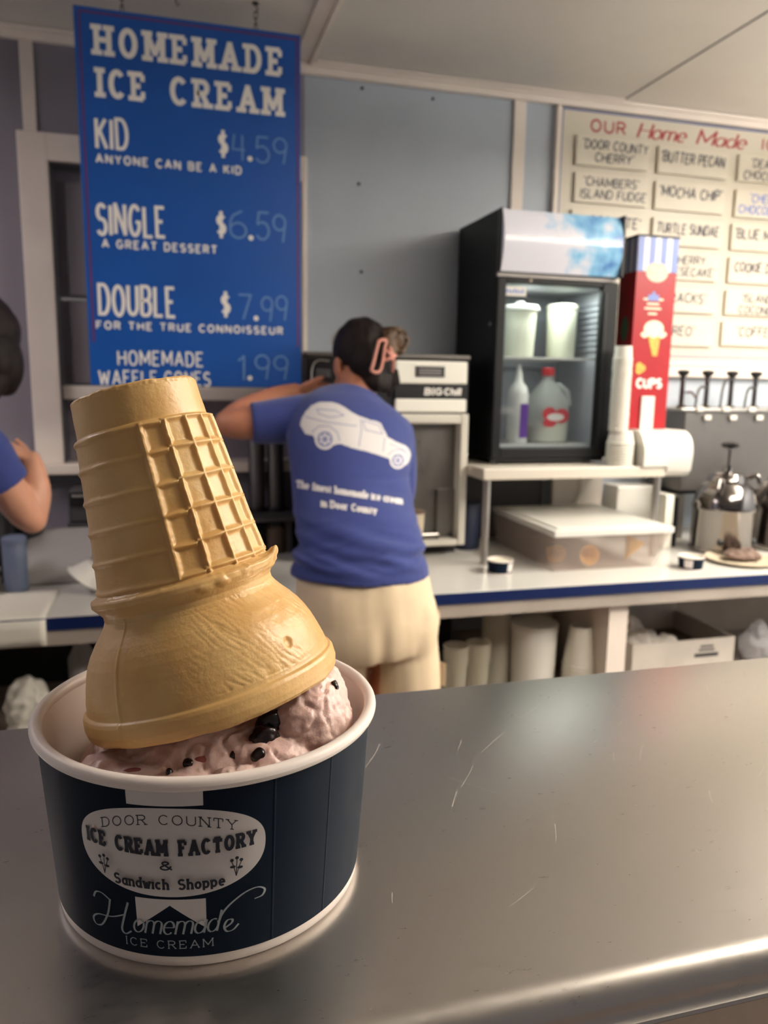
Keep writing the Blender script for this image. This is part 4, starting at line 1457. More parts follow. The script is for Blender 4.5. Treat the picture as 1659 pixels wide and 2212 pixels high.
text(t, 'BIG', .738, .790, 1.383, .022, f, .24, slab=.14, gap=.3, slant=.1)
text(t, 'Chill', .800, .850, 1.383, .022, f, .24, slab=.1, gap=.3, slant=.1, k0=40)
t.build('lettering', MT['white_paint'], mc)
t = MB()
f = flat_y(my - .0147)
for z in (1.459, 1.452, 1.445):
    ribbon(t, [(.716, z), (.787, z)], .003, f)
t.build('badge_print', MT['grey_card'], mc)
f2 = MB()
f2.box(.640, .656, my - .006, my + .049, .915, 1.327).box(.858, .884, my - .006, my + .049, .915, 1.327).box(.656, .858, my - .006, my + .049, 1.297, 1.327).box(.656, .858, my - .006, my + .049, .915, .936)
f2.build('dispense_frame', MT['frame_cream'], mc, bevel=.006, seg=3)
rc = MB()
rc.box(.6565, .8575, my + .044, my + .0495, 1.09, 1.2965).box(.6565, .8575, my + .046, my + .0495, .9365, 1.0895)
rc.box(.80, .8575, my + .03, my + .046, .95, 1.09)
rc.build('recess_lining', MT['machine_grey'], mc)
MB().box(.67, .80, my + .004, my + .04, .937, .955).build('drip_tray', MT['shiny_steel'], mc, bevel=.003)
MB().box(mx0 + .01, mx1 - .01, my + .06, 2.5, mz0, mz0 + .0195).build('base', MT['black_soft'], mc)
cpn = MB()
for a in ((.400, 1.478), (.455, 1.470)):
    cpn.tube(spline([(a[0] - .006, my - .0005, 1.40), (a[0] - .004, my - .0005, 1.455), (a[0] + .012, my - .0005, a[1]), (a[0] + .045, my - .0005, a[1])], 5), .0022, 8)
    break
cpn.build('control_outline', MT['steel'], mc, smooth=True)
MB().box(.405, .450, my - .004, my, 1.43, 1.455).build('control_knob', MT['grey_dark'], mc, bevel=.004)
pc = thing('drink_cup', (.716, 2.262, .9555), 'tan paper drink cup with a dark lid in front of the drinks machine', 'cup')
pc.location = (.700, 2.205, .8802)
OFF[pc.name] = Vector(pc.location)
MB().lathe([(.026, .8802), (.036, 1.030)], .700, 2.195, 28).build('cup_wall', MT['tan'], pc, smooth=True)
MB().lathe([(.0375, 1.0302), (.0375, 1.037), (.032, 1.040)], .700, 2.195, 28).build('lid', MT['card_dark'], pc, smooth=True)

# steel dispensers and dark clutter left of the machine, under the window
for x, lab in ((.262, 'grey cup dispenser tube left of the other, under the blue sign'), (.322, 'grey cup dispenser tube nearest the drinks machine, under the blue sign')):
    d = thing('cup_dispenser_tube', (x, 2.49, 1.005), lab, 'dispenser', 'cup dispenser tubes under the sign')
    MB().lathe([(.026, 1.012), (.026, 1.30), (.023, 1.305)], x, 2.49, 28).build('tube', MT['pewter'], d, smooth=True)
    MB().lathe([(.029, .999), (.029, 1.0118)], x, 2.49, 28).build('collar', MT['black_soft'], d, smooth=True)
ws = MB().box(-.30, .372, 2.36, 2.545, .985, .9985)
ws.box(-.29, -.27, 2.38, 2.53, .8805, .985).box(.34, .36, 2.38, 2.53, .8805, .985)
tag(ws.build('wire_riser', MT['grey_dark'], None, bevel=.002), 'dark riser shelf standing on the worktop under the shuttered window', 'shelf')
for i, (x, h_, r, mm, lab) in enumerate(((.24, .07, .032, 'grey_dark', 'dark lidded jar under the riser, left of the other two'), (.31, .08, .030, 'card_dark', 'brown jar under the riser next to the drinks machine'), (.16, .06, .034, 'pewter', 'dull steel pot under the riser behind the cone'))):
    j = thing('jar', (x, 2.40, .8802), lab, 'jar')
    MB().lathe([(r, .8802), (r, .8802 + h_), (r * .8, .8802 + h_ + .006)], x, 2.40, 24).build('jar_body', MT[mm], j, smooth=True)
    MB().lathe([(r * .85, .8802 + h_ + .0062), (r * .85, .8802 + h_ + .018)], x, 2.40, 24).build('lid', MT['black_soft'], j, smooth=True)

# ------------------------------------------------------------------ topping rail on the right
tr = thing('topping_rail', (2.1, 2.42, .88), 'stainless topping rail with a row of pumps under the flavour board', 'topping rail')
MB().box(1.712, 2.90, 2.30, 2.505, 1.06, 1.336).build('steel_front', MT['pewter'], tr, bevel=.002)
MB().box(1.690, 2.92, 2.292, 2.51, 1.3362, 1.347).build('rail_top', MT['steel'], tr, bevel=.003)
MB().box(1.720, 2.89, 2.32, 2.50, 1.045, 1.0598).build('base_frame', MT['black_soft'], tr)
for x in (1.73, 2.85):
    MB().box(x, x + .03, 2.33, 2.49, .8802, 1.0448).build('leg', MT['steel'], tr)
for i, x in enumerate((1.762, 1.795, 1.868, 1.900, 1.975, 2.010)):
    z = 1.347 if i % 2 == 0 else 1.318
    MB().box(x - .013, x + .013, 2.2865, 2.2915, z - .010, z + .006).build('label_tab', MT['paper_white'], tr, bevel=.001)
pm = None
plabs = ['black topped pump at the left end of the topping rail, straight stem', 'second black topped pump on the topping rail, spout curving left', 'third black topped pump on the topping rail, tall arched spout', 'topping pump at the right edge of the photo']
for i, x in enumerate((1.735, 1.836, 1.938, 2.040)):
    p = thing('topping_pump', (x, 2.36, 1.3472), plabs[i], 'pump', 'pumps on the topping rail')
    MB().lathe([(.017, 1.3472), (.017, 1.353), (.009, 1.358), (.0085, 1.452)], x, 2.36, 20).build('stem', MT['shiny_steel'], p, smooth=True)
    MB().lathe([(.008, 1.4522), (.010, 1.456), (.021, 1.468), (.021, 1.474), (.012, 1.478)], x, 2.36, 20).build('knob', MT['black'], p, smooth=True)
    if i == 0:
        MB().tube(spline([(x + .006, 2.345, 1.40), (x + .018, 2.33, 1.40), (x + .022, 2.31, 1.38)], 5), .004, 8).build('spout', MT['shiny_steel'], p, smooth=True)
    else:
        tall = .05 if i == 2 else 0
        MB().tube(spline([(x - .008, 2.352, 1.418 + tall * .6), (x - .035, 2.345, 1.42 + tall * .55), (x - .055, 2.335, 1.40 + tall * .3), (x - .068, 2.325, 1.352)], 6), .0048, 8).build('spout', MT['shiny_steel'], p, smooth=True)

# steel warmer pots with pump lids in front of the rail
plab = ['polished steel pump pot standing in front of the topping rail', 'polished steel pump pot cut off by the right edge of the photo']
for i, (x, y) in enumerate(((1.766, 2.13), (2.000, 2.12))):
    p = thing('pump_pot', (x, y, .8802), plab[i], 'pot', 'steel pump pots by the topping rail')
    MB().lathe([(.100, .8802), (.104, .886), (.104, .895), (.100, .898), (.100, 1.020), (.103, 1.024), (.103, 1.034)], x, y, 56).build('pot_body', MT['shiny_steel'], p, smooth=True)
    MB().lathe([(.102, 1.0342), (.100, 1.046), (.092, 1.078), (.078, 1.10), (.062, 1.112), (.060, 1.125), (.050, 1.14), (.018, 1.146), (.015, 1.165), (.006, 1.166), (.006, 1.222)], x, y, 56).build('pot_lid', MT['shiny_steel'], p, smooth=True)
    MB().lathe([(.010, 1.2222), (.026, 1.228), (.028, 1.238), (.018, 1.244)], x, y, 28).build('pump_knob', MT['black'], p, smooth=True)
    s_ = MB().tube(spline([(x - .05, y - .04, 1.12), (x - .075, y - .055, 1.125), (x - .09, y - .066, 1.10)], 5), .009, 12)
    s_.build('spout', MT['shiny_steel'], p, smooth=True)
    s_ = MB().tube(spline([(x + .06, y - .03, 1.13), (x + .072, y - .05, 1.138), (x + .08, y - .058, 1.115)], 5), .008, 12)
    s_.build('spout', MT['shiny_steel'], p, smooth=True)
    for a in (-42, 30):
        hx, hy = x + .1005 * math.sin(rad(a)), y - .1005 * math.cos(rad(a))
        MB().ball((hx, hy, .925), (.012, .008, .012)).build('control_knob', MT['black'], p, smooth=2)
wb = thing('napkin_box', (1.628, 2.24, .8802), 'narrow white and black napkin box against the left side of the steel pot', 'box')
MB().box(1.590, 1.622, 2.20, 2.29, .8802, 1.062).build('shell', MT['machine_white'], wb, bevel=.003)
MB().box(1.6225, 1.650, 2.215, 2.29, .8802, 1.05).build('front', MT['black'], wb)
pl = thing('tray', (1.70, 1.955, .8802), 'round tan tray holding a crumpled brown cloth by the right edge', 'tray')
MB().lathe([(.085, .8802), (.108, .892), (.106, .893), (.083, .884)], 1.715, 1.975, 40).build('dish', MT['tan'], pl, smooth=True)
q = MB().ball((1.725, 1.985, .899), (.062, .05, .013), n=24).ball((1.70, 1.98, .903), (.04, .03, .012), n=20).ball((1.75, 1.99, .904), (.035, .03, .014), n=20)
tag(link(remesh(q, .004, 2, lambda p_, n_: n_ * .010 * noise.noise(p_ * 45)), 'cleaning_cloth', MT['brown_cloth'], None, smooth=2), 'crumpled brown cloth lying on the round tan tray', 'cloth')

# behind the stand
wbx = thing('white_box', (1.61, 2.45, .8802), 'small white box under the stand against the wall', 'box')
MB().box(1.530, 1.690, 2.40, 2.50, .8802, 1.066).build('box_body', MT['white_plastic'], wbx, bevel=.006)
MB().box(1.535, 1.685, 2.398, 2.402, .94, .943).build('box_seam', MT['grey_card'], wbx)
bt = MB().lathe([(.040, .8802), (.046, 1.03), (.043, 1.035)], .935, 2.34, 32)
tag(bt.build('dark_canister', mat('navy_canister', (22, 32, 58), .5), None, smooth=True), 'dark navy canister between the drinks machine and the stand', 'canister')
gp = MB().box(.95, 1.28, 2.49, 2.53, .8802, 1.10)
tag(gp.build('leaning_tray', MT['grey_dark'], None, bevel=.004), 'dark grey tray leaning on the wall behind the plastic bin', 'tray')
gp = MB().box(1.30, 1.50, 2.45, 2.47, .8802, 1.12)
tag(gp.build('paper_sheaf', MT['cardboard'], None, bevel=.002), 'pale paper board behind the plastic bin beside the white box', 'board')
gp = MB()
gp.tube(spline([(1.40, 2.44, 1.137), (1.41, 2.44, 1.05), (1.38, 2.44, .98), (1.36, 2.44, .89)], 6), .004, 8)
tag(gp.build('power_cord', MT['white_plastic'], None, smooth=True), 'white power cord hanging behind the stand', 'cord')

# ------------------------------------------------------------------ under the back worktop
LZ = .5202
for i, (x, y, lab) in enumerate(((.775, 1.99, 'clear plastic cup on the lower shelf nearest the khaki shorts'), (.848, 2.00, 'clear plastic cup on the lower shelf left of the tall clear cylinder'))):
    g = MB()
    g.lathe([(.027, LZ), (.036, LZ + .15), (.0375, LZ + .15), (.0375, LZ + .154), (.035, LZ + .154), (.026, LZ + .006)], x, y, 32, True, True)
    for k in range(5):
        g.lathe([(.0368, LZ + .152 - k * .012), (.0376, LZ + .150 - k * .012), (.0368, LZ + .148 - k * .012)], x, y, 32, False, False)
    tag(g.build('clear_cup', MT['clear_cup'], None, smooth=True), lab, 'cup', 'clear cups under the worktop')
g = MB().lathe([(.045, LZ), (.043, LZ + .004), (.043, LZ + .275), (.041, LZ + .275), (.041, LZ + .006)], .935, 2.07, 32, True, True)
tag(g.build('clear_cylinder', MT['clear_cup'], None, smooth=True), 'tall clear plastic cylinder on the lower shelf left of the white tub', 'container')
g = thing('white_tub', (1.035, 2.02, LZ), 'plain white round tub on the lower shelf left of the cup stack', 'tub')
MB().lathe([(.062, LZ), (.066, LZ + .004), (.068, LZ + .170), (.070, LZ + .171), (.070, LZ + .186), (.066, LZ + .190)], 1.035, 2.02, 40).build('tub_body', MT['white_plastic'], g, smooth=True)
MB().lathe([(.0715, LZ + .1905), (.0715, LZ + .197), (.06, LZ + .199)], 1.035, 2.02, 40).build('lid', MT['white_plastic'], g, smooth=True)
cup_stack(8, 1.152, 1.95, LZ, .0115, .032, .047, .118, 'white foam cup nested upside down in the stack by the shelf upright', 'upside down foam cup stack', True)
cup_stack(8, 1.115, 2.16, LZ, .018, .040, .052, .12, 'white cup in the shaded stack behind the foam cups', 'shaded cup stack at the back', True)
bx = thing('cardboard_box', (1.56, 2.15, LZ), 'open white cardboard box on the lower shelf right of the upright', 'box')
bb = MB()
bx0, bx1, by0, by1, bz = 1.36, 1.735, 1.99, 2.30, .628
bb.box(bx0, bx1, by0, by0 + .005, LZ, bz).box(bx0, bx1, by1 - .005, by1, LZ, bz + .04).box(bx0, bx0 + .005, by0 + .005, by1 - .005, LZ, bz).box(bx1 - .005, bx1, by0 + .005, by1 - .005, LZ, bz)
bb.box(bx0 + .005, bx1 - .005, by0 + .005, by1 - .005, LZ, LZ + .005)
bb.build('box_body', MT['cardboard'], bx, bevel=.001)
MB().box(bx0 + .006, bx1 - .006, by0 + .006, by1 - .006, LZ + .0055, LZ + .04).build('contents', MT['card_dark'], bx)
m = Matrix.Translation((bx0, 0, bz + .04)) @ Matrix.Rotation(rad(24), 4, 'Y')
fl = MB()
fl.add([(bx0 + .02, by1 - .004, bz + .06), (bx1 - .03, by1 - .004, bz + .03), (bx1 - .03, by1 - .10, bz + .06), (bx0 + .02, by1 - .13, bz + .12), (bx0 + .02, by1 - .006, bz + .064), (bx1 - .03, by1 - .006, bz + .034), (bx1 - .03, by1 - .102, bz + .064), (bx0 + .02, by1 - .132, bz + .124)], [(0, 1, 2, 3), (7, 6, 5, 4), (0, 4, 5, 1), (1, 5, 6, 2), (2, 6, 7, 3), (3, 7, 4, 0)])
fl.build('flap', MT['card_dark'], bx)
t = MB()
f = flat_y(by0 - .0004)
for z, a, b_ in ((.604, 1.605, 1.655), (.592, 1.600, 1.660), (.578, 1.585, 1.675), (.572, 1.585, 1.675)):
    ribbon(t, [(a, z), (b_, z)], .007, f)
t.build('box_print', MT['grey_dark'], bx)
q = MB().ball((1.42, 2.05, .60), (.07, .05, .055), n=24).ball((1.50, 2.03, .595), (.05, .03, .04), n=20).ball((1.40, 2.10, .64), (.05, .05, .05), n=20)
tag(link(remesh(q, .005, 1, lambda p_, n_: n_ * (.012 * noise.noise(p_ * 40) + .006 * abs(noise.noise(p_ * 90)))), 'crumpled_bag', MT['cardboard'], None, smooth=2), 'crumpled pale paper bag stuffed in the left of the cardboard box', 'bag')
gbx = MB().box(1.72, 2.2, 2.32, 2.50, LZ, .81)
tag(gbx.build('brown_carton', MT['rail_wood'], None, bevel=.003), 'grey brown carton at the back of the lower shelf on the right', 'box')
q = MB().ball((1.87, 2.03, .575), (.07, .06, .055), n=24).ball((1.85, 2.02, .625), (.03, .03, .04), n=16)
tag(link(remesh(q, .005, 1, lambda p_, n_: n_ * .014 * noise.noise(p_ * 45)), 'plastic_bag', MT['bag'], None, smooth=2), 'white plastic bag on the lower shelf at the right edge', 'bag')
rd = MB().tube(spline([(1.70, 2.31, .80), (1.685, 2.31, .74), (1.69, 2.31, .68)], 5), .006, 8)
tag(rd.build('red_strap', MT['red_plastic'], None, smooth=True), 'thin red strap hanging behind the cardboard box', 'strap')
# left side
q = MB().ball((-.36, 1.95, .62), (.052, .05, .075), n=24).ball((-.36, 1.94, .56), (.05, .05, .04), n=20)
tag(link(remesh(q, .005, 2, lambda p_, n_: n_ * .010 * noise.noise(p_ * 50)), 'paper_sack', MT['paper_white'], None, smooth=2), 'pale paper sack on the dark shelf at the left edge', 'sack')
jr2 = thing('glass_jar', (-.235, 1.99, LZ), 'grey jar in the dark under the worktop left of the cone', 'jar')
MB().lathe([(.03, LZ), (.034, LZ + .01), (.034, LZ + .20), (.02, LZ + .23), (.02, LZ + .25)], -.235, 1.99, 28).build('jar_body', MT['grey_card'], jr2, smooth=True)
MB().lathe([(.022, LZ + .2502), (.022, LZ + .265)], -.235, 1.99, 28).build('lid', MT['white_plastic'], jr2, smooth=True)
dk = MB().box(-1.2, -.62 + .0, 2.1, 2.5, LZ, .80)
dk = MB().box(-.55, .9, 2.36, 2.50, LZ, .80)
tag(dk.build('shelf_shade', MT['black_soft'], None, bevel=.004), 'long black crate standing in for shade at the back of the left lower shelf', 'block')  # black block puts the shade under the worktop into a solid shape

# ------------------------------------------------------------------ worktop clutter on the left
cl_ = MB()
nx, ny = 22, 16
vs = []
for j in range(ny + 1):
    for i in range(nx + 1):
        x = -.64 + (.352) * i / nx
        s = -.062 + (.30) * j / ny
        if s < 0:
            y, z = BY - .0035, .879 + s
        else:
            y, z = BY - .003 + s, .8822
        z += .003 * abs(noise.noise(Vector((x * 30, s * 30, 0)))) * (1 if s > 0 else 0)
        y -= .003 * abs(noise.noise(Vector((x * 30, s * 30, 4)))) * (1 if s <= 0 else 0)
        vs.append((x, y, z))
cl_.add(vs, [(j * (nx + 1) + i, j * (nx + 1) + i + 1, (j + 1) * (nx + 1) + i + 1, (j + 1) * (nx + 1) + i) for j in range(ny) for i in range(nx)])
cl_ = cl_.build('paper_liner', MT['paper_white'], None, smooth=2)
so = cl_.modifiers.new('thick', 'SOLIDIFY')
so.thickness = .0008
so.offset = 0
tag(cl_, 'white paper sheet hanging over the navy edge at the left', 'paper')
pcel = MB().box(-.395, -.215, 2.12, 2.33, .8802, .925)
pcel.prism([(2.12, .925), (2.33, .925), (2.33, .995), (2.30, .995)], -.392, -.218, 'x')
tag(pcel.build('takeout_carton', MT['grey_card'], None, bevel=.005), 'grey sloping carton on the worktop under the raised elbow', 'carton')
bwl = thing('foam_bowl', (-.225, 2.00, .8825), 'white foam bowl turned on its side behind the cone', 'bowl')
m = Matrix.Translation((-.218, 2.03, .921)) @ Matrix.Rotation(rad(38), 4, 'Y')
MB().lathe([(.0, .036), (.024, .036), (.046, -.006), (.049, -.008), (.046, -.009), (.022, .033), (.0, .033)], 0, 0, 36, False, False, m=m).build('bowl_shell', MT['white_plastic'], bwl, smooth=True)
MB().lathe([(.049 + .002 * math.cos(a), -.008 + .002 * math.sin(a)) for a in [2 * PI * j / 8 for j in range(9)]], 0, 0, 36, False, False, m=m).build('bowl_rim', MT['white_plastic'], bwl, smooth=2)
bb2 = thing('slate_canister', (-.392, 2.08, .8822), 'slate blue canister standing on the worktop at the left edge', 'canister')
MB().lathe([(.027, .8822), (.029, .888), (.029, 1.000), (.027, 1.004)], -.392, 2.08, 24).build('canister_body', MT['slate_blue'], bb2, smooth=True)
MB().lathe([(.030, 1.0042), (.030, 1.018), (.026, 1.022)], -.392, 2.08, 24).build('lid', MT['slate_blue'], bb2, smooth=True)
ap = thing('waffle_iron', (-.25, 2.44, .9987), 'dark grey appliance standing on the riser shelf at the left', 'appliance')
ap.location = (-.25, 2.44, .9987)
MB().box(-.296, -.16, 2.37, 2.52, .9987, 1.095).build('appliance_body', MT['grey_dark'], ap, bevel=.008)
MB().box(-.29, -.17, 2.362, 2.3698, 1.05, 1.09).build('control_panel', MT['black'], ap)
MB().tube([(-.28, 2.36, 1.08), (-.18, 2.36, 1.08)], .004, 8).build('handle', MT['steel'], ap, smooth=True)
bk = MB().box(-.55, -.15, 2.50, 2.545, 1.098, 1.124)
tag(bk.build('black_strip', MT['black_soft'], None), 'black utensil strip fixed right under the window sill', 'rack')
for x, y, z0_, h_, r_, lab in ((-.47, 2.20, .8802, .20, .05, 'black canister on the worktop behind the left worker, furthest left'), (-.40, 2.30, .8802, .17, .045, 'black canister on the worktop behind the left worker, beside the grey carton')):
    bc_ = thing('black_canister', (x, y, z0_), lab, 'canister', 'black canisters by the left worker')
    MB().lathe([(r_, z0_), (r_, z0_ + h_), (r_ * .9, z0_ + h_ + .004)], x, y, 28).build('canister_body', MT['black'], bc_, smooth=True)
    MB().lathe([(r_ * .92, z0_ + h_ + .0042), (r_ * .92, z0_ + h_ + .02), (r_ * .3, z0_ + h_ + .026)], x, y, 28).build('lid', MT['grey_dark'], bc_, smooth=True)
for i, nm in enumerate(('lowest', 'second from the bottom', 'second from the top', 'topmost')):
    pp = MB().box(-.62 + random.uniform(-.004, .004), -.44 + random.uniform(-.006, .006), 2.02 + random.uniform(-.004, .004), 2.14, .8832 + i * .012, .8832 + i * .012 + .0112)
    tag(pp.build('folded_carton', MT['paper_white'], None), 'folded white carton, %s of the flat pile at the left edge' % nm, 'carton', 'flat pile of folded cartons')


# ------------------------------------------------------------------ people
def hand(mb, wrist, direction, palm_n, s=1.0, curl=35):
    w_, d, nrm = Vector(wrist), Vector(direction).normalized(), Vector(palm_n)
    nrm = (nrm - d * nrm.dot(d)).normalized()
    side = d.cross(nrm)
    mb.loft([(w_ + d * t * s, side * a * s, nrm * b_ * s) for t, a, b_ in ((-.01, .024, .017), (.015, .030, .015), (.05, .039, .013), (.085, .038, .011))], 16)
    for i, (off, ln_) in enumerate(((-.029, .070), (-.010, .079), (.009, .074), (.027, .058))):
        p = w_ + d * .078 * s + side * off * s
        pts, dd = [p], d.copy()
        for k in range(3):
            dd = (Matrix.Rotation(rad(curl * (.6 + .3 * k)), 3, side) @ dd)
            p = p + dd * ln_ * s * (.42, .32, .26)[k]
            pts.append(p)
        mb.tube(pts, [.0088 * s, .0082 * s, .0075 * s, .0062 * s], 10)
    p = w_ + d * .022 * s - side * .028 * s
    d1 = (d * .75 - side * .65 - nrm * .1).normalized()
    d2 = (d * .95 - side * .25 - nrm * .2).normalized()
    mb.tube([p, p + d1 * .036 * s, p + d1 * .036 * s + d2 * .028 * s], [.0115 * s, .0098 * s, .0075 * s], 10)


def head(mb, c, R, s=1.0):
    c = Vector(c)

    def b_(p, r):
        mb.ball(c + R @ (Vector(p) * s), tuple(x * s for x in r), R, 24)
    b_((0, -.008, .03), (.074, .093, .086))
    b_((0, .030, -.03), (.058, .062, .075))
    b_((0, .062, -.085), (.024, .024, .018))
    b_((0, .088, -.020), (.013, .020, .026))
    b_((0, .076, -.058), (.024, .018, .009))
    b_((0, .070, .020), (.052, .022, .014))
    for sg_ in (-1, 1):
        b_((sg_ * .034, .066, -.025), (.022, .020, .020))
        b_((sg_ * .076, -.004, -.018), (.009, .020, .032))


def eyes(parent, c, R, s):
    for sg_ in (-1, 1):
        e = MB().ball(Vector(c) + R @ (Vector((sg_ * .031, .076, .004)) * s), (.012 * s,) * 3, None, 14).build('eye', MT['eye'], parent, smooth=2)
    return


def torso(mb, rings, roll_=0.0, n=32):
    out = []
    C_ = [Vector(r[0]) for r in rings]
    for i, (c, rx, ry) in enumerate(rings):
        t = (C_[min(i + 1, len(C_) - 1)] - C_[max(i - 1, 0)]).normalized()
        u = Vector((math.cos(roll_), 0, -math.sin(roll_)))
        u = (u - t * u.dot(t)).normalized()
        v = t.cross(u).normalized()
        out.append((C_[i], u * rx, v * ry))
    mb.loft(out, n)


def splr(rings, k=4):
    """smooth a list of (centre, rx, ry)"""
    return [((p[0], p[1], p[2]), p[3], p[4]) for p in spline([(*c, a, b_) for c, a, b_ in rings], k)]


# ---- worker leaning over the worktop, back to us
wk = thing('person', (.43, 1.66, 0), 'person in a blue T-shirt with a white car and khaki shorts, bending away', 'person')
HR_ = Matrix.Rotation(rad(14), 3, 'Z') @ Matrix.Rotation(rad(-30), 3, 'X') @ Matrix.Rotation(rad(6), 3, 'Y')
HC = Vector((.492, 2.035, 1.462))
bd = MB()
torso(bd, splr([((.428, 1.655, .86), .140, .100), ((.415, 1.68, .97), .125, .092), ((.416, 1.735, 1.07), .118, .082), ((.419, 1.80, 1.17), .122, .084), ((.432, 1.88, 1.27), .132, .084), ((.448, 1.94, 1.33), .122, .070), ((.458, 1.97, 1.36), .085, .055)]), rad(8))
bd.tube(spline([(.455, 1.955, 1.335), (.470, 1.985, 1.385), (.488, 2.015, 1.44)], 4), [.060, .057, .055, .053, .052, .052, .052, .052, .052], 20)
head(bd, HC, HR_, .93)
arm = lambda pts, rs, k=4: bd.tube([p[:3] for p in spline([(*p, r) for p, r in zip(pts, rs)], k)], [float(p[3]) for p in spline([(*p, r) for p, r in zip(pts, rs)], k)], 18)
arm([(.345, 1.945, 1.325), (.24, 1.945, 1.318), (.165, 1.945, 1.312), (.135, 1.955, 1.312)], [.046, .044, .039, .034])
arm([(.135, 1.955, 1.312), (.18, 2.01, 1.338), (.26, 2.07, 1.372), (.325, 2.10, 1.392)], [.033, .036, .030, .022])
hand(bd, (.325, 2.10, 1.392), (.9, .10, .12), (0, -.4, -1), .92, 30)
arm([(.548, 1.94, 1.275), (.572, 1.94, 1.19), (.572, 1.945, 1.10), (.568, 1.96, 1.075)], [.046, .042, .038, .034])
arm([(.568, 1.96, 1.075), (.535, 1.995, 1.07), (.50, 2.02, 1.08), (.475, 2.035, 1.09)], [.033, .034, .027, .022])
hand(bd, (.475, 2.035, 1.09), (-.55, .6, .1), (0, -.2, -1), .92, 30)
for x0, x1 in ((.350, .345), (.508, .512)):
    arm([(x0, 1.66, .86), (x0, 1.665, .66), (x1, 1.675, .46), (x1, 1.69, .30), (x1, 1.70, .085)], [.085, .070, .052, .050, .034])
    bd.loft([(Vector((x1, y, z)), Vector((a, 0, 0)), Vector((0, 0, b_))) for y, z, a, b_ in ((1.665, .04, .028, .034), (1.72, .04, .038, .036), (1.80, .03, .044, .022), (1.86, .022, .030, .014))], 16)
body = link(remesh(bd, .0045, 5), 'body', MT['skin_warm'], wk, smooth=2)
eyes(wk, HC, HR_, .93)
for x in (.345, .512):
    MB().loft([(Vector((x, y, z)), Vector((a, 0, 0)), Vector((0, 0, b_))) for y, z, a, b_ in ((1.640, .045, .036, .043), (1.72, .045, .046, .044), (1.81, .034, .050, .033), (1.875, .028, .036, .026))], 20).build('shoe', MT['black_cloth'], wk, smooth=2)
sh = MB()
torso(sh, splr([((.408, 1.668, .985), .162, .130), ((.409, 1.670, 1.015), .156, .124), ((.412, 1.690, 1.06), .147, .108), ((.414, 1.75, 1.12), .146, .100), ((.418, 1.815, 1.20), .148, .100), ((.432, 1.88, 1.27), .160, .100), ((.444, 1.925, 1.315), .158, .090), ((.453, 1.955, 1.348), .125, .074), ((.462, 1.975, 1.372), .082, .062)]), rad(8), 40)
tb_ = lambda mbx, pts, rs, k=4: mbx.tube([p[:3] for p in spline([(*p, r) for p, r in zip(pts, rs)], k)], [float(p[3]) for p in spline([(*p, r) for p, r in zip(pts, rs)], k)], 24, False)
sh.ball((.345, 1.945, 1.325), (.062,) * 3, n=24)
sh.ball((.553, 1.935, 1.282), (.060,) * 3, n=24)
tb_(sh, [(.40, 1.945, 1.33), (.345, 1.945, 1.328), (.26, 1.945, 1.319), (.192, 1.945, 1.314)], [.060, .062, .057, .053])
tb_(sh, [(.535, 1.935, 1.30), (.556, 1.935, 1.275), (.572, 1.937, 1.20), (.572, 1.94, 1.112)], [.056, .058, .052, .048])


def shirt_disp(p, nv):
    low = max(0, min(1, (1.14 - p.z) / .12)) * max(0, min(1, (p.z - 1.0) / .04))
    d = .015 * low * noise.noise(Vector((p.x * 7, p.y * 4, p.z * 46 + p.x * 14)))
    d += .004 * low * noise.noise(Vector((p.x * 12, p.y * 6, p.z * 85 - p.x * 20)))
    d += .0022 * noise.noise(Vector((p.x * 14, p.y * 10, p.z * 16)))
    # sweeping fold from under the left arm to the right hip, and the crease under the right arm
    f1 = p.z - (1.115 - .35 * (p.x - .28) + 1.2 * max(0, p.x - .40) * (p.x - .40))
    d += .0035 * math.exp(-(f1 / .010) ** 2) * (1 if .27 < p.x < .55 else 0)
    if p.x > .30 and p.x < .56:
        f2 = p.z - (1.205 - .03 * (p.x - .3))
        d -= .0025 * math.exp(-(f2 / .007) ** 2) * max(0, min(1, (p.x - .36) / .12))
    return nv * d


shm = remesh(sh, .004, 6, shirt_disp)
sbv = BVHTree.FromPolygons([v.co.copy() for v in shm.vertices], [tuple(p.vertices) for p in shm.polygons])
shirt = link(shm, 'shirt', MT['shirt'], wk, smooth=2)
EY = Vector((0, 0, 1.42))


def backmap(u, v, k=0):
    """point (u,v) of the print, laid out flat at arm's length behind the shirt, dropped on to the cloth"""
    dr_ = (Vector((u, 1.85, v)) - EY).normalized()
    h = sbv.ray_cast(EY, dr_)
    if h[0] is None:
        q = EY + dr_ * 1.9
        near = sbv.find_nearest(q)
        return tuple(near[0] - dr_ * .001)
    return tuple(h[0] - dr_ * (.0012 + .000004 * k))


car = [(.299, 1.315), (.303, 1.330), (.312, 1.345), (.326, 1.361), (.347, 1.370), (.372, 1.371), (.390, 1.367), (.406, 1.360), (.426, 1.347), (.445, 1.337), (.474, 1.327), (.490, 1.324), (.501, 1.319), (.511, 1.301), (.520, 1.284),
       (.542, 1.273), (.567, 1.263), (.577, 1.253), (.581, 1.240), (.579, 1.228), (.572, 1.216), (.558, 1.212), (.536, 1.219), (.521, 1.232), (.493, 1.241), (.463, 1.250), (.428, 1.258), (.399, 1.269), (.376, 1.264), (.341, 1.272), (.330, 1.290), (.313, 1.292)]
t = MB()
fill(t, car, .002, backmap, 0)
for cx, cz2, r in ((.3605, 1.2800, .0255), (.5475, 1.2260, .0215)):
    disc(t, cx, cz2, r, r, backmap, 2, 28, 5)
text(t, 'The finest homemade ice cream', .291, .560, 1.162, .020, backmap, .24, slab=.16, gap=.34, space=.55, step=.004, warp=lambda x: (-.18 * (x - .291), 1), k0=10)
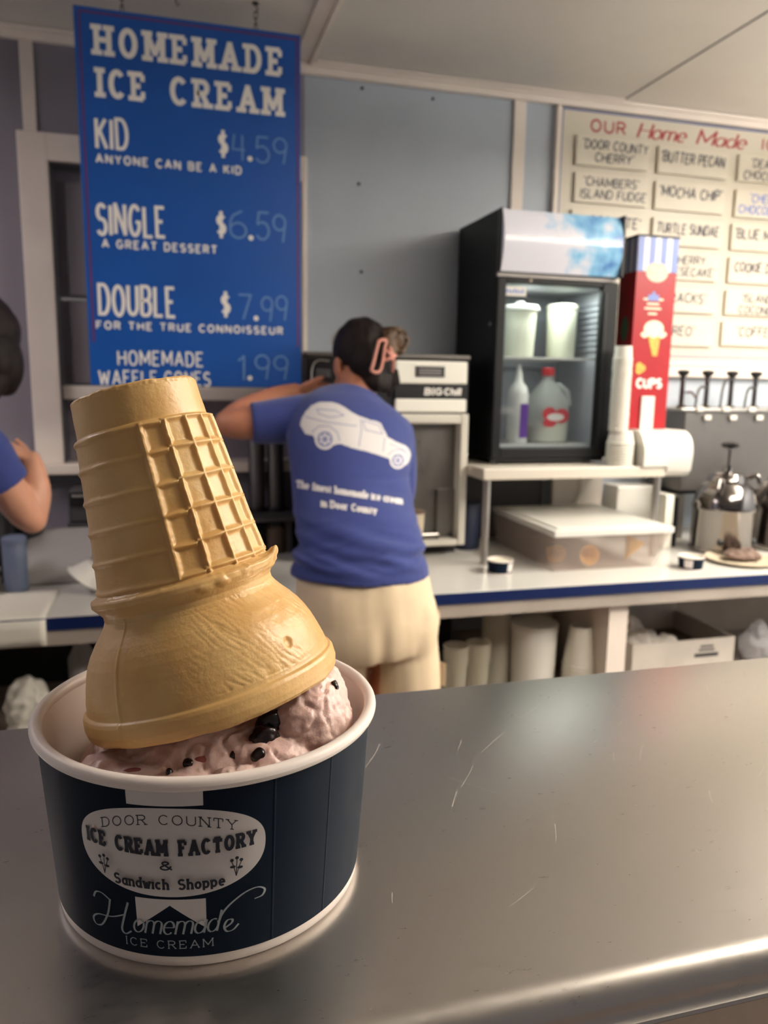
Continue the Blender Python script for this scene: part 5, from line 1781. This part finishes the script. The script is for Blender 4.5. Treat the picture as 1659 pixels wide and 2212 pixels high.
text(t, 'in Door County', .353, .492, 1.113, .020, backmap, .24, slab=.16, gap=.34, space=.55, step=.004, warp=lambda x: (-.17 * (x - .353), 1), k0=200)
t.build('shirt_print', MT['print'], shirt)
t = MB()
for cx, cz2, r in ((.3605, 1.2800, .0165), (.5475, 1.2260, .0140)):
    ribbon(t, arc(cx, cz2, r, r, 0, 360, 24), .0045, backmap, 60)
    disc(t, cx, cz2, r * .35, r * .35, backmap, 62, 16)
    for a in range(0, 360, 60):
        ribbon(t, [(cx + r * .4 * math.cos(rad(a)), cz2 + r * .4 * math.sin(rad(a))), (cx + r * .9 * math.cos(rad(a)), cz2 + r * .9 * math.sin(rad(a)))], .003, backmap, 64)
for ln_ in ([(.340, 1.353), (.385, 1.350), (.408, 1.338), (.372, 1.333), (.345, 1.342), (.340, 1.353)], [(.450, 1.330), (.452, 1.300), (.446, 1.262)], [(.455, 1.326), (.497, 1.314), (.507, 1.292), (.462, 1.303), (.455, 1.326)],
            [(.512, 1.285), (.508, 1.248)], [(.312, 1.335), (.36, 1.322), (.44, 1.312)], [(.327, 1.296), (.345, 1.312), (.372, 1.312), (.392, 1.296), (.397, 1.275)], [(.520, 1.238), (.535, 1.252), (.558, 1.252), (.573, 1.236)],
            [(.525, 1.268), (.574, 1.248)]):
    ribbon(t, ln_, .0018, backmap, 70, .006)
t.build('shirt_print_lines', MT['print_grey'], shirt)
# shorts
so_ = MB()
torso(so_, splr([((.410, 1.668, 1.045), .132, .096), ((.410, 1.662, 1.00), .148, .110), ((.412, 1.660, .97), .155, .116), ((.417, 1.655, .92), .160, .120), ((.424, 1.655, .86), .164, .122), ((.428, 1.66, .82), .163, .112)]), 0, 40)
so_.ball((.348, 1.640, .868), (.082, .084, .12), n=28)
so_.ball((.508, 1.640, .868), (.080, .084, .12), n=28)
tb_(so_, [(.350, 1.655, .86), (.340, 1.658, .78), (.333, 1.66, .70), (.331, 1.66, .64)], [.092, .091, .089, .090])
tb_(so_, [(.503, 1.655, .86), (.514, 1.655, .78), (.521, 1.655, .70), (.523, 1.655, .655)], [.085, .083, .081, .083])
kd = lambda p, nv: nv * (.0026 * noise.noise(Vector((p.x * 30, p.y * 6, p.z * 6))) * (1.4 if p.z > .9 else .7) + .002 * noise.noise(p * 16) - .007 * math.exp(-((p.x - .428) / .016) ** 2) * max(0, min(1, (.94 - p.z) / .08)) * (1 if p.y < 1.64 else 0))
som = remesh(so_, .005, 5, kd)
shorts = link(som, 'shorts', MT['khaki'], wk, smooth=2)
kbv = BVHTree.FromPolygons([v.co + Vector((.43, 1.66, 0)) for v in som.vertices], [tuple(p.vertices) for p in som.polygons])


def kmap(u, v, k=0):
    h = kbv.ray_cast(Vector((u, 1.0, v)), Vector((0, 1, 0)))
    return tuple(h[0] - Vector((0, .0005 + 2e-6 * k, 0))) if h[0] else (u, 1.62, v)


t = MB()
fill(t, [(.515, .90), (.585, .905), (.590, .80), (.522, .795)], .004, kmap)
t.build('back_pocket', MT['khaki'], shorts, smooth=2)
t = MB()
fill(t, [(.542, .768), (.604, .772), (.606, .715), (.545, .71)], .004, kmap)
t.build('pocket_flap', MT['khaki'], shorts, smooth=2)
# hair: cap, nape strands, bun, claw clip, scrunchie line
hr = MB()
hb = lambda p, r: hr.ball(HC + HR_ @ (Vector(p) * .93), tuple(x * .93 for x in r), HR_, 24)
hb((0, -.020, .040), (.083, .094, .092))
hb((0, -.060, -.020), (.064, .052, .066))
hb((.012, -.055, -.070), (.040, .034, .042))
hb((.040, -.050, -.055), (.028, .030, .055))
link(remesh(hr, .004, 4, lambda p, n_: n_ * .0035 * noise.noise(Vector((p.x * 60, p.y * 20, p.z * 22)))), 'hair', MT['hair'], wk, smooth=2)
bu = MB()
bc = Vector((.567, 1.985, 1.527))
bu.ball(bc, (.036, .036, .036), n=20)
rb = random.Random(5)
for i in range(26):
    a, b_, rr2 = rb.uniform(0, 6.28), rb.uniform(-1, 1), rb.uniform(.028, .041)
    ax = Vector((rb.uniform(-1, 1), rb.uniform(-1, 1), rb.uniform(-1, 1))).normalized()
    u = ax.orthogonal().normalized()
    v = ax.cross(u)
    pts = [bc + (u * math.cos(a + t_ * 2.6) + v * math.sin(a + t_ * 2.6)) * rr2 * (1 + .12 * t_) + ax * .010 * b_ for t_ in [k / 9 for k in range(10)]]
    bu.tube(pts, [.0042 * (1 - .06 * k) for k in range(10)], 6)
for i in range(9):
    p0 = Vector((.53, 1.945, 1.50 + .006 * i - .02))
    bu.tube(spline([p0, p0 + Vector((.018, -.005, .012)), bc + Vector((.01, -.02, -.02 + .006 * i))], 4), .005, 6)
bu.build('hair_bun', MT['hair_light'], wk, smooth=2)
st_ = MB()
for i in range(8):
    st_.tube(spline([(.545 + .004 * i, 1.965, 1.45), (.548 + .004 * i, 1.955, 1.42), (.552 + .003 * i, 1.96, 1.385 + .005 * i)], 5), .0045, 6)
st_.build('hair_strands', MT['hair'], wk, smooth=2)
cp = MB()
ca, cb = Vector((.5215, 1.925, 1.524)), Vector((.503, 1.912, 1.448))
dn = (cb - ca).normalized()
sd = Vector((1, .25, .1)).normalized()
loop = [ca - sd * .009, ca + sd * .011, ca + sd * .012 + dn * .02, cb + sd * .013, cb - sd * .012, cb - sd * .012 - dn * .02, ca - sd * .009]
cp.tube(spline([tuple(p) for p in loop], 5), .0042, 8)
for q_ in ((.545, 1.93, 1.505, .556, 1.945, 1.448), (.530, 1.925, 1.475, .562, 1.94, 1.488), (.528, 1.925, 1.50, .549, 1.93, 1.478)):
    cp.tube(spline([q_[:3], tuple((np.array(q_[:3]) + np.array(q_[3:])) / 2 + np.array((0.003, -.006, .002))), q_[3:]], 5), .0048, 8)
cp.build('hair_clip', MT['clip'], wk, smooth=2)
hbm = MB()
hbm.tube([HC + HR_ @ (Vector((.081 * math.cos(a), .006 - .0 * a, .038 + .094 * math.sin(a))) * .945) for a in [rad(18 + 6 * i) for i in range(25)]], .0022, 6)
hbm.build('hair_band', MT['tan'], wk, smooth=2)

# ---- worker at the left edge, cut by the frame
w2 = thing('person', (-.53, 1.62, 0), 'person in a blue T-shirt with a bent arm, cut by the left edge', 'person')
H2 = Vector((-.388, 1.83, 1.470))
HR2 = Matrix.Rotation(rad(22), 3, 'Z') @ Matrix.Rotation(rad(-16), 3, 'X')
bd = MB()
torso(bd, splr([((-.53, 1.62, .86), .140, .100), ((-.53, 1.635, .98), .125, .090), ((-.525, 1.66, 1.08), .118, .080), ((-.51, 1.69, 1.18), .126, .084), ((-.49, 1.72, 1.28), .136, .080), ((-.47, 1.74, 1.33), .110, .062)]), 0)
bd.tube(spline([(-.46, 1.745, 1.32), (-.43, 1.765, 1.38), (-.414, 1.785, 1.43)], 4), .050, 20)
head(bd, H2, HR2, .95)
arm([(-.375, 1.73, 1.27), (-.345, 1.755, 1.20), (-.315, 1.785, 1.135), (-.300, 1.80, 1.110)], [.044, .040, .036, .030])
arm([(-.300, 1.80, 1.110), (-.293, 1.815, 1.165), (-.296, 1.83, 1.215), (-.300, 1.84, 1.238)], [.030, .033, .026, .0205])
hand(bd, (-.300, 1.84, 1.238), (-.75, .15, .45), (-.8, .2, -.5), .82, 55)
arm([(-.61, 1.72, 1.27), (-.65, 1.76, 1.18), (-.65, 1.82, 1.08), (-.60, 1.90, 1.02)], [.044, .040, .034, .024])
hand(bd, (-.60, 1.90, 1.02), (.5, .7, -.1), (0, 0, -1), .85, 30)
for x0 in (-.605, -.455):
    arm([(x0, 1.62, .86), (x0, 1.625, .66), (x0, 1.635, .46), (x0, 1.65, .30), (x0, 1.66, .085)], [.085, .070, .052, .050, .034])
    bd.loft([(Vector((x0, y, z)), Vector((a, 0, 0)), Vector((0, 0, b_))) for y, z, a, b_ in ((1.625, .04, .028, .034), (1.68, .04, .038, .036), (1.76, .03, .044, .022), (1.82, .022, .030, .014))], 16)
link(remesh(bd, .0045, 5), 'body', MT['skin'], w2, smooth=2)
eyes(w2, H2, HR2, .95)
for x in (-.605, -.455):
    MB().loft([(Vector((x, y, z)), Vector((a, 0, 0)), Vector((0, 0, b_))) for y, z, a, b_ in ((1.600, .045, .036, .043), (1.68, .045, .046, .044), (1.77, .034, .050, .033), (1.835, .028, .036, .026))], 20).build('shoe', MT['black_cloth'], w2, smooth=2)
sh = MB()
torso(sh, splr([((-.53, 1.62, .93), .152, .112), ((-.53, 1.635, 1.02), .145, .104), ((-.522, 1.665, 1.12), .142, .098), ((-.508, 1.70, 1.22), .150, .098), ((-.49, 1.725, 1.29), .150, .088), ((-.472, 1.74, 1.335), .105, .068)]), 0, 40)
sh.ball((-.382, 1.73, 1.272), (.060,) * 3, n=24).ball((-.60, 1.725, 1.272), (.060,) * 3, n=24)
tb_(sh, [(-.43, 1.725, 1.29), (-.382, 1.73, 1.272), (-.357, 1.748, 1.225), (-.344, 1.758, 1.198)], [.055, .060, .054, .053])
tb_(sh, [(-.57, 1.725, 1.29), (-.61, 1.728, 1.26), (-.638, 1.745, 1.20), (-.65, 1.76, 1.17)], [.055, .058, .054, .052])
link(remesh(sh, .0045, 5, lambda p, n_: n_ * .003 * noise.noise(p * 14)), 'shirt', MT['shirt'], w2, smooth=2)
so_ = MB()
torso(so_, splr([((-.53, 1.63, 1.0), .125, .09), ((-.53, 1.62, .90), .150, .112), ((-.53, 1.625, .80), .160, .112)]), 0, 40)
for x0 in (-.605, -.455):
    tb_(so_, [(x0, 1.62, .86), (x0, 1.625, .66), (x0, 1.64, .40), (x0, 1.655, .12)], [.094, .084, .070, .062])
link(remesh(so_, .006, 5, lambda p, n_: n_ * .003 * noise.noise(p * 14)), 'trousers', MT['black_cloth'], w2, smooth=2)
hr = MB()
hb2 = lambda p, r: hr.ball(H2 + HR2 @ (Vector(p) * .95), tuple(x * .95 for x in r), HR2, 24)
hb2((0, -.016, .040), (.085, .098, .092))
hb2((.044, -.020, -.030), (.040, .070, .075))
hb2((0, -.060, -.020), (.066, .054, .070))
hb2((0, -.055, -.075), (.045, .036, .05))
link(remesh(hr, .004, 4, lambda p, n_: n_ * .0035 * noise.noise(Vector((p.x * 60, p.y * 20, p.z * 22)))), 'hair', MT['hair'], w2, smooth=2)
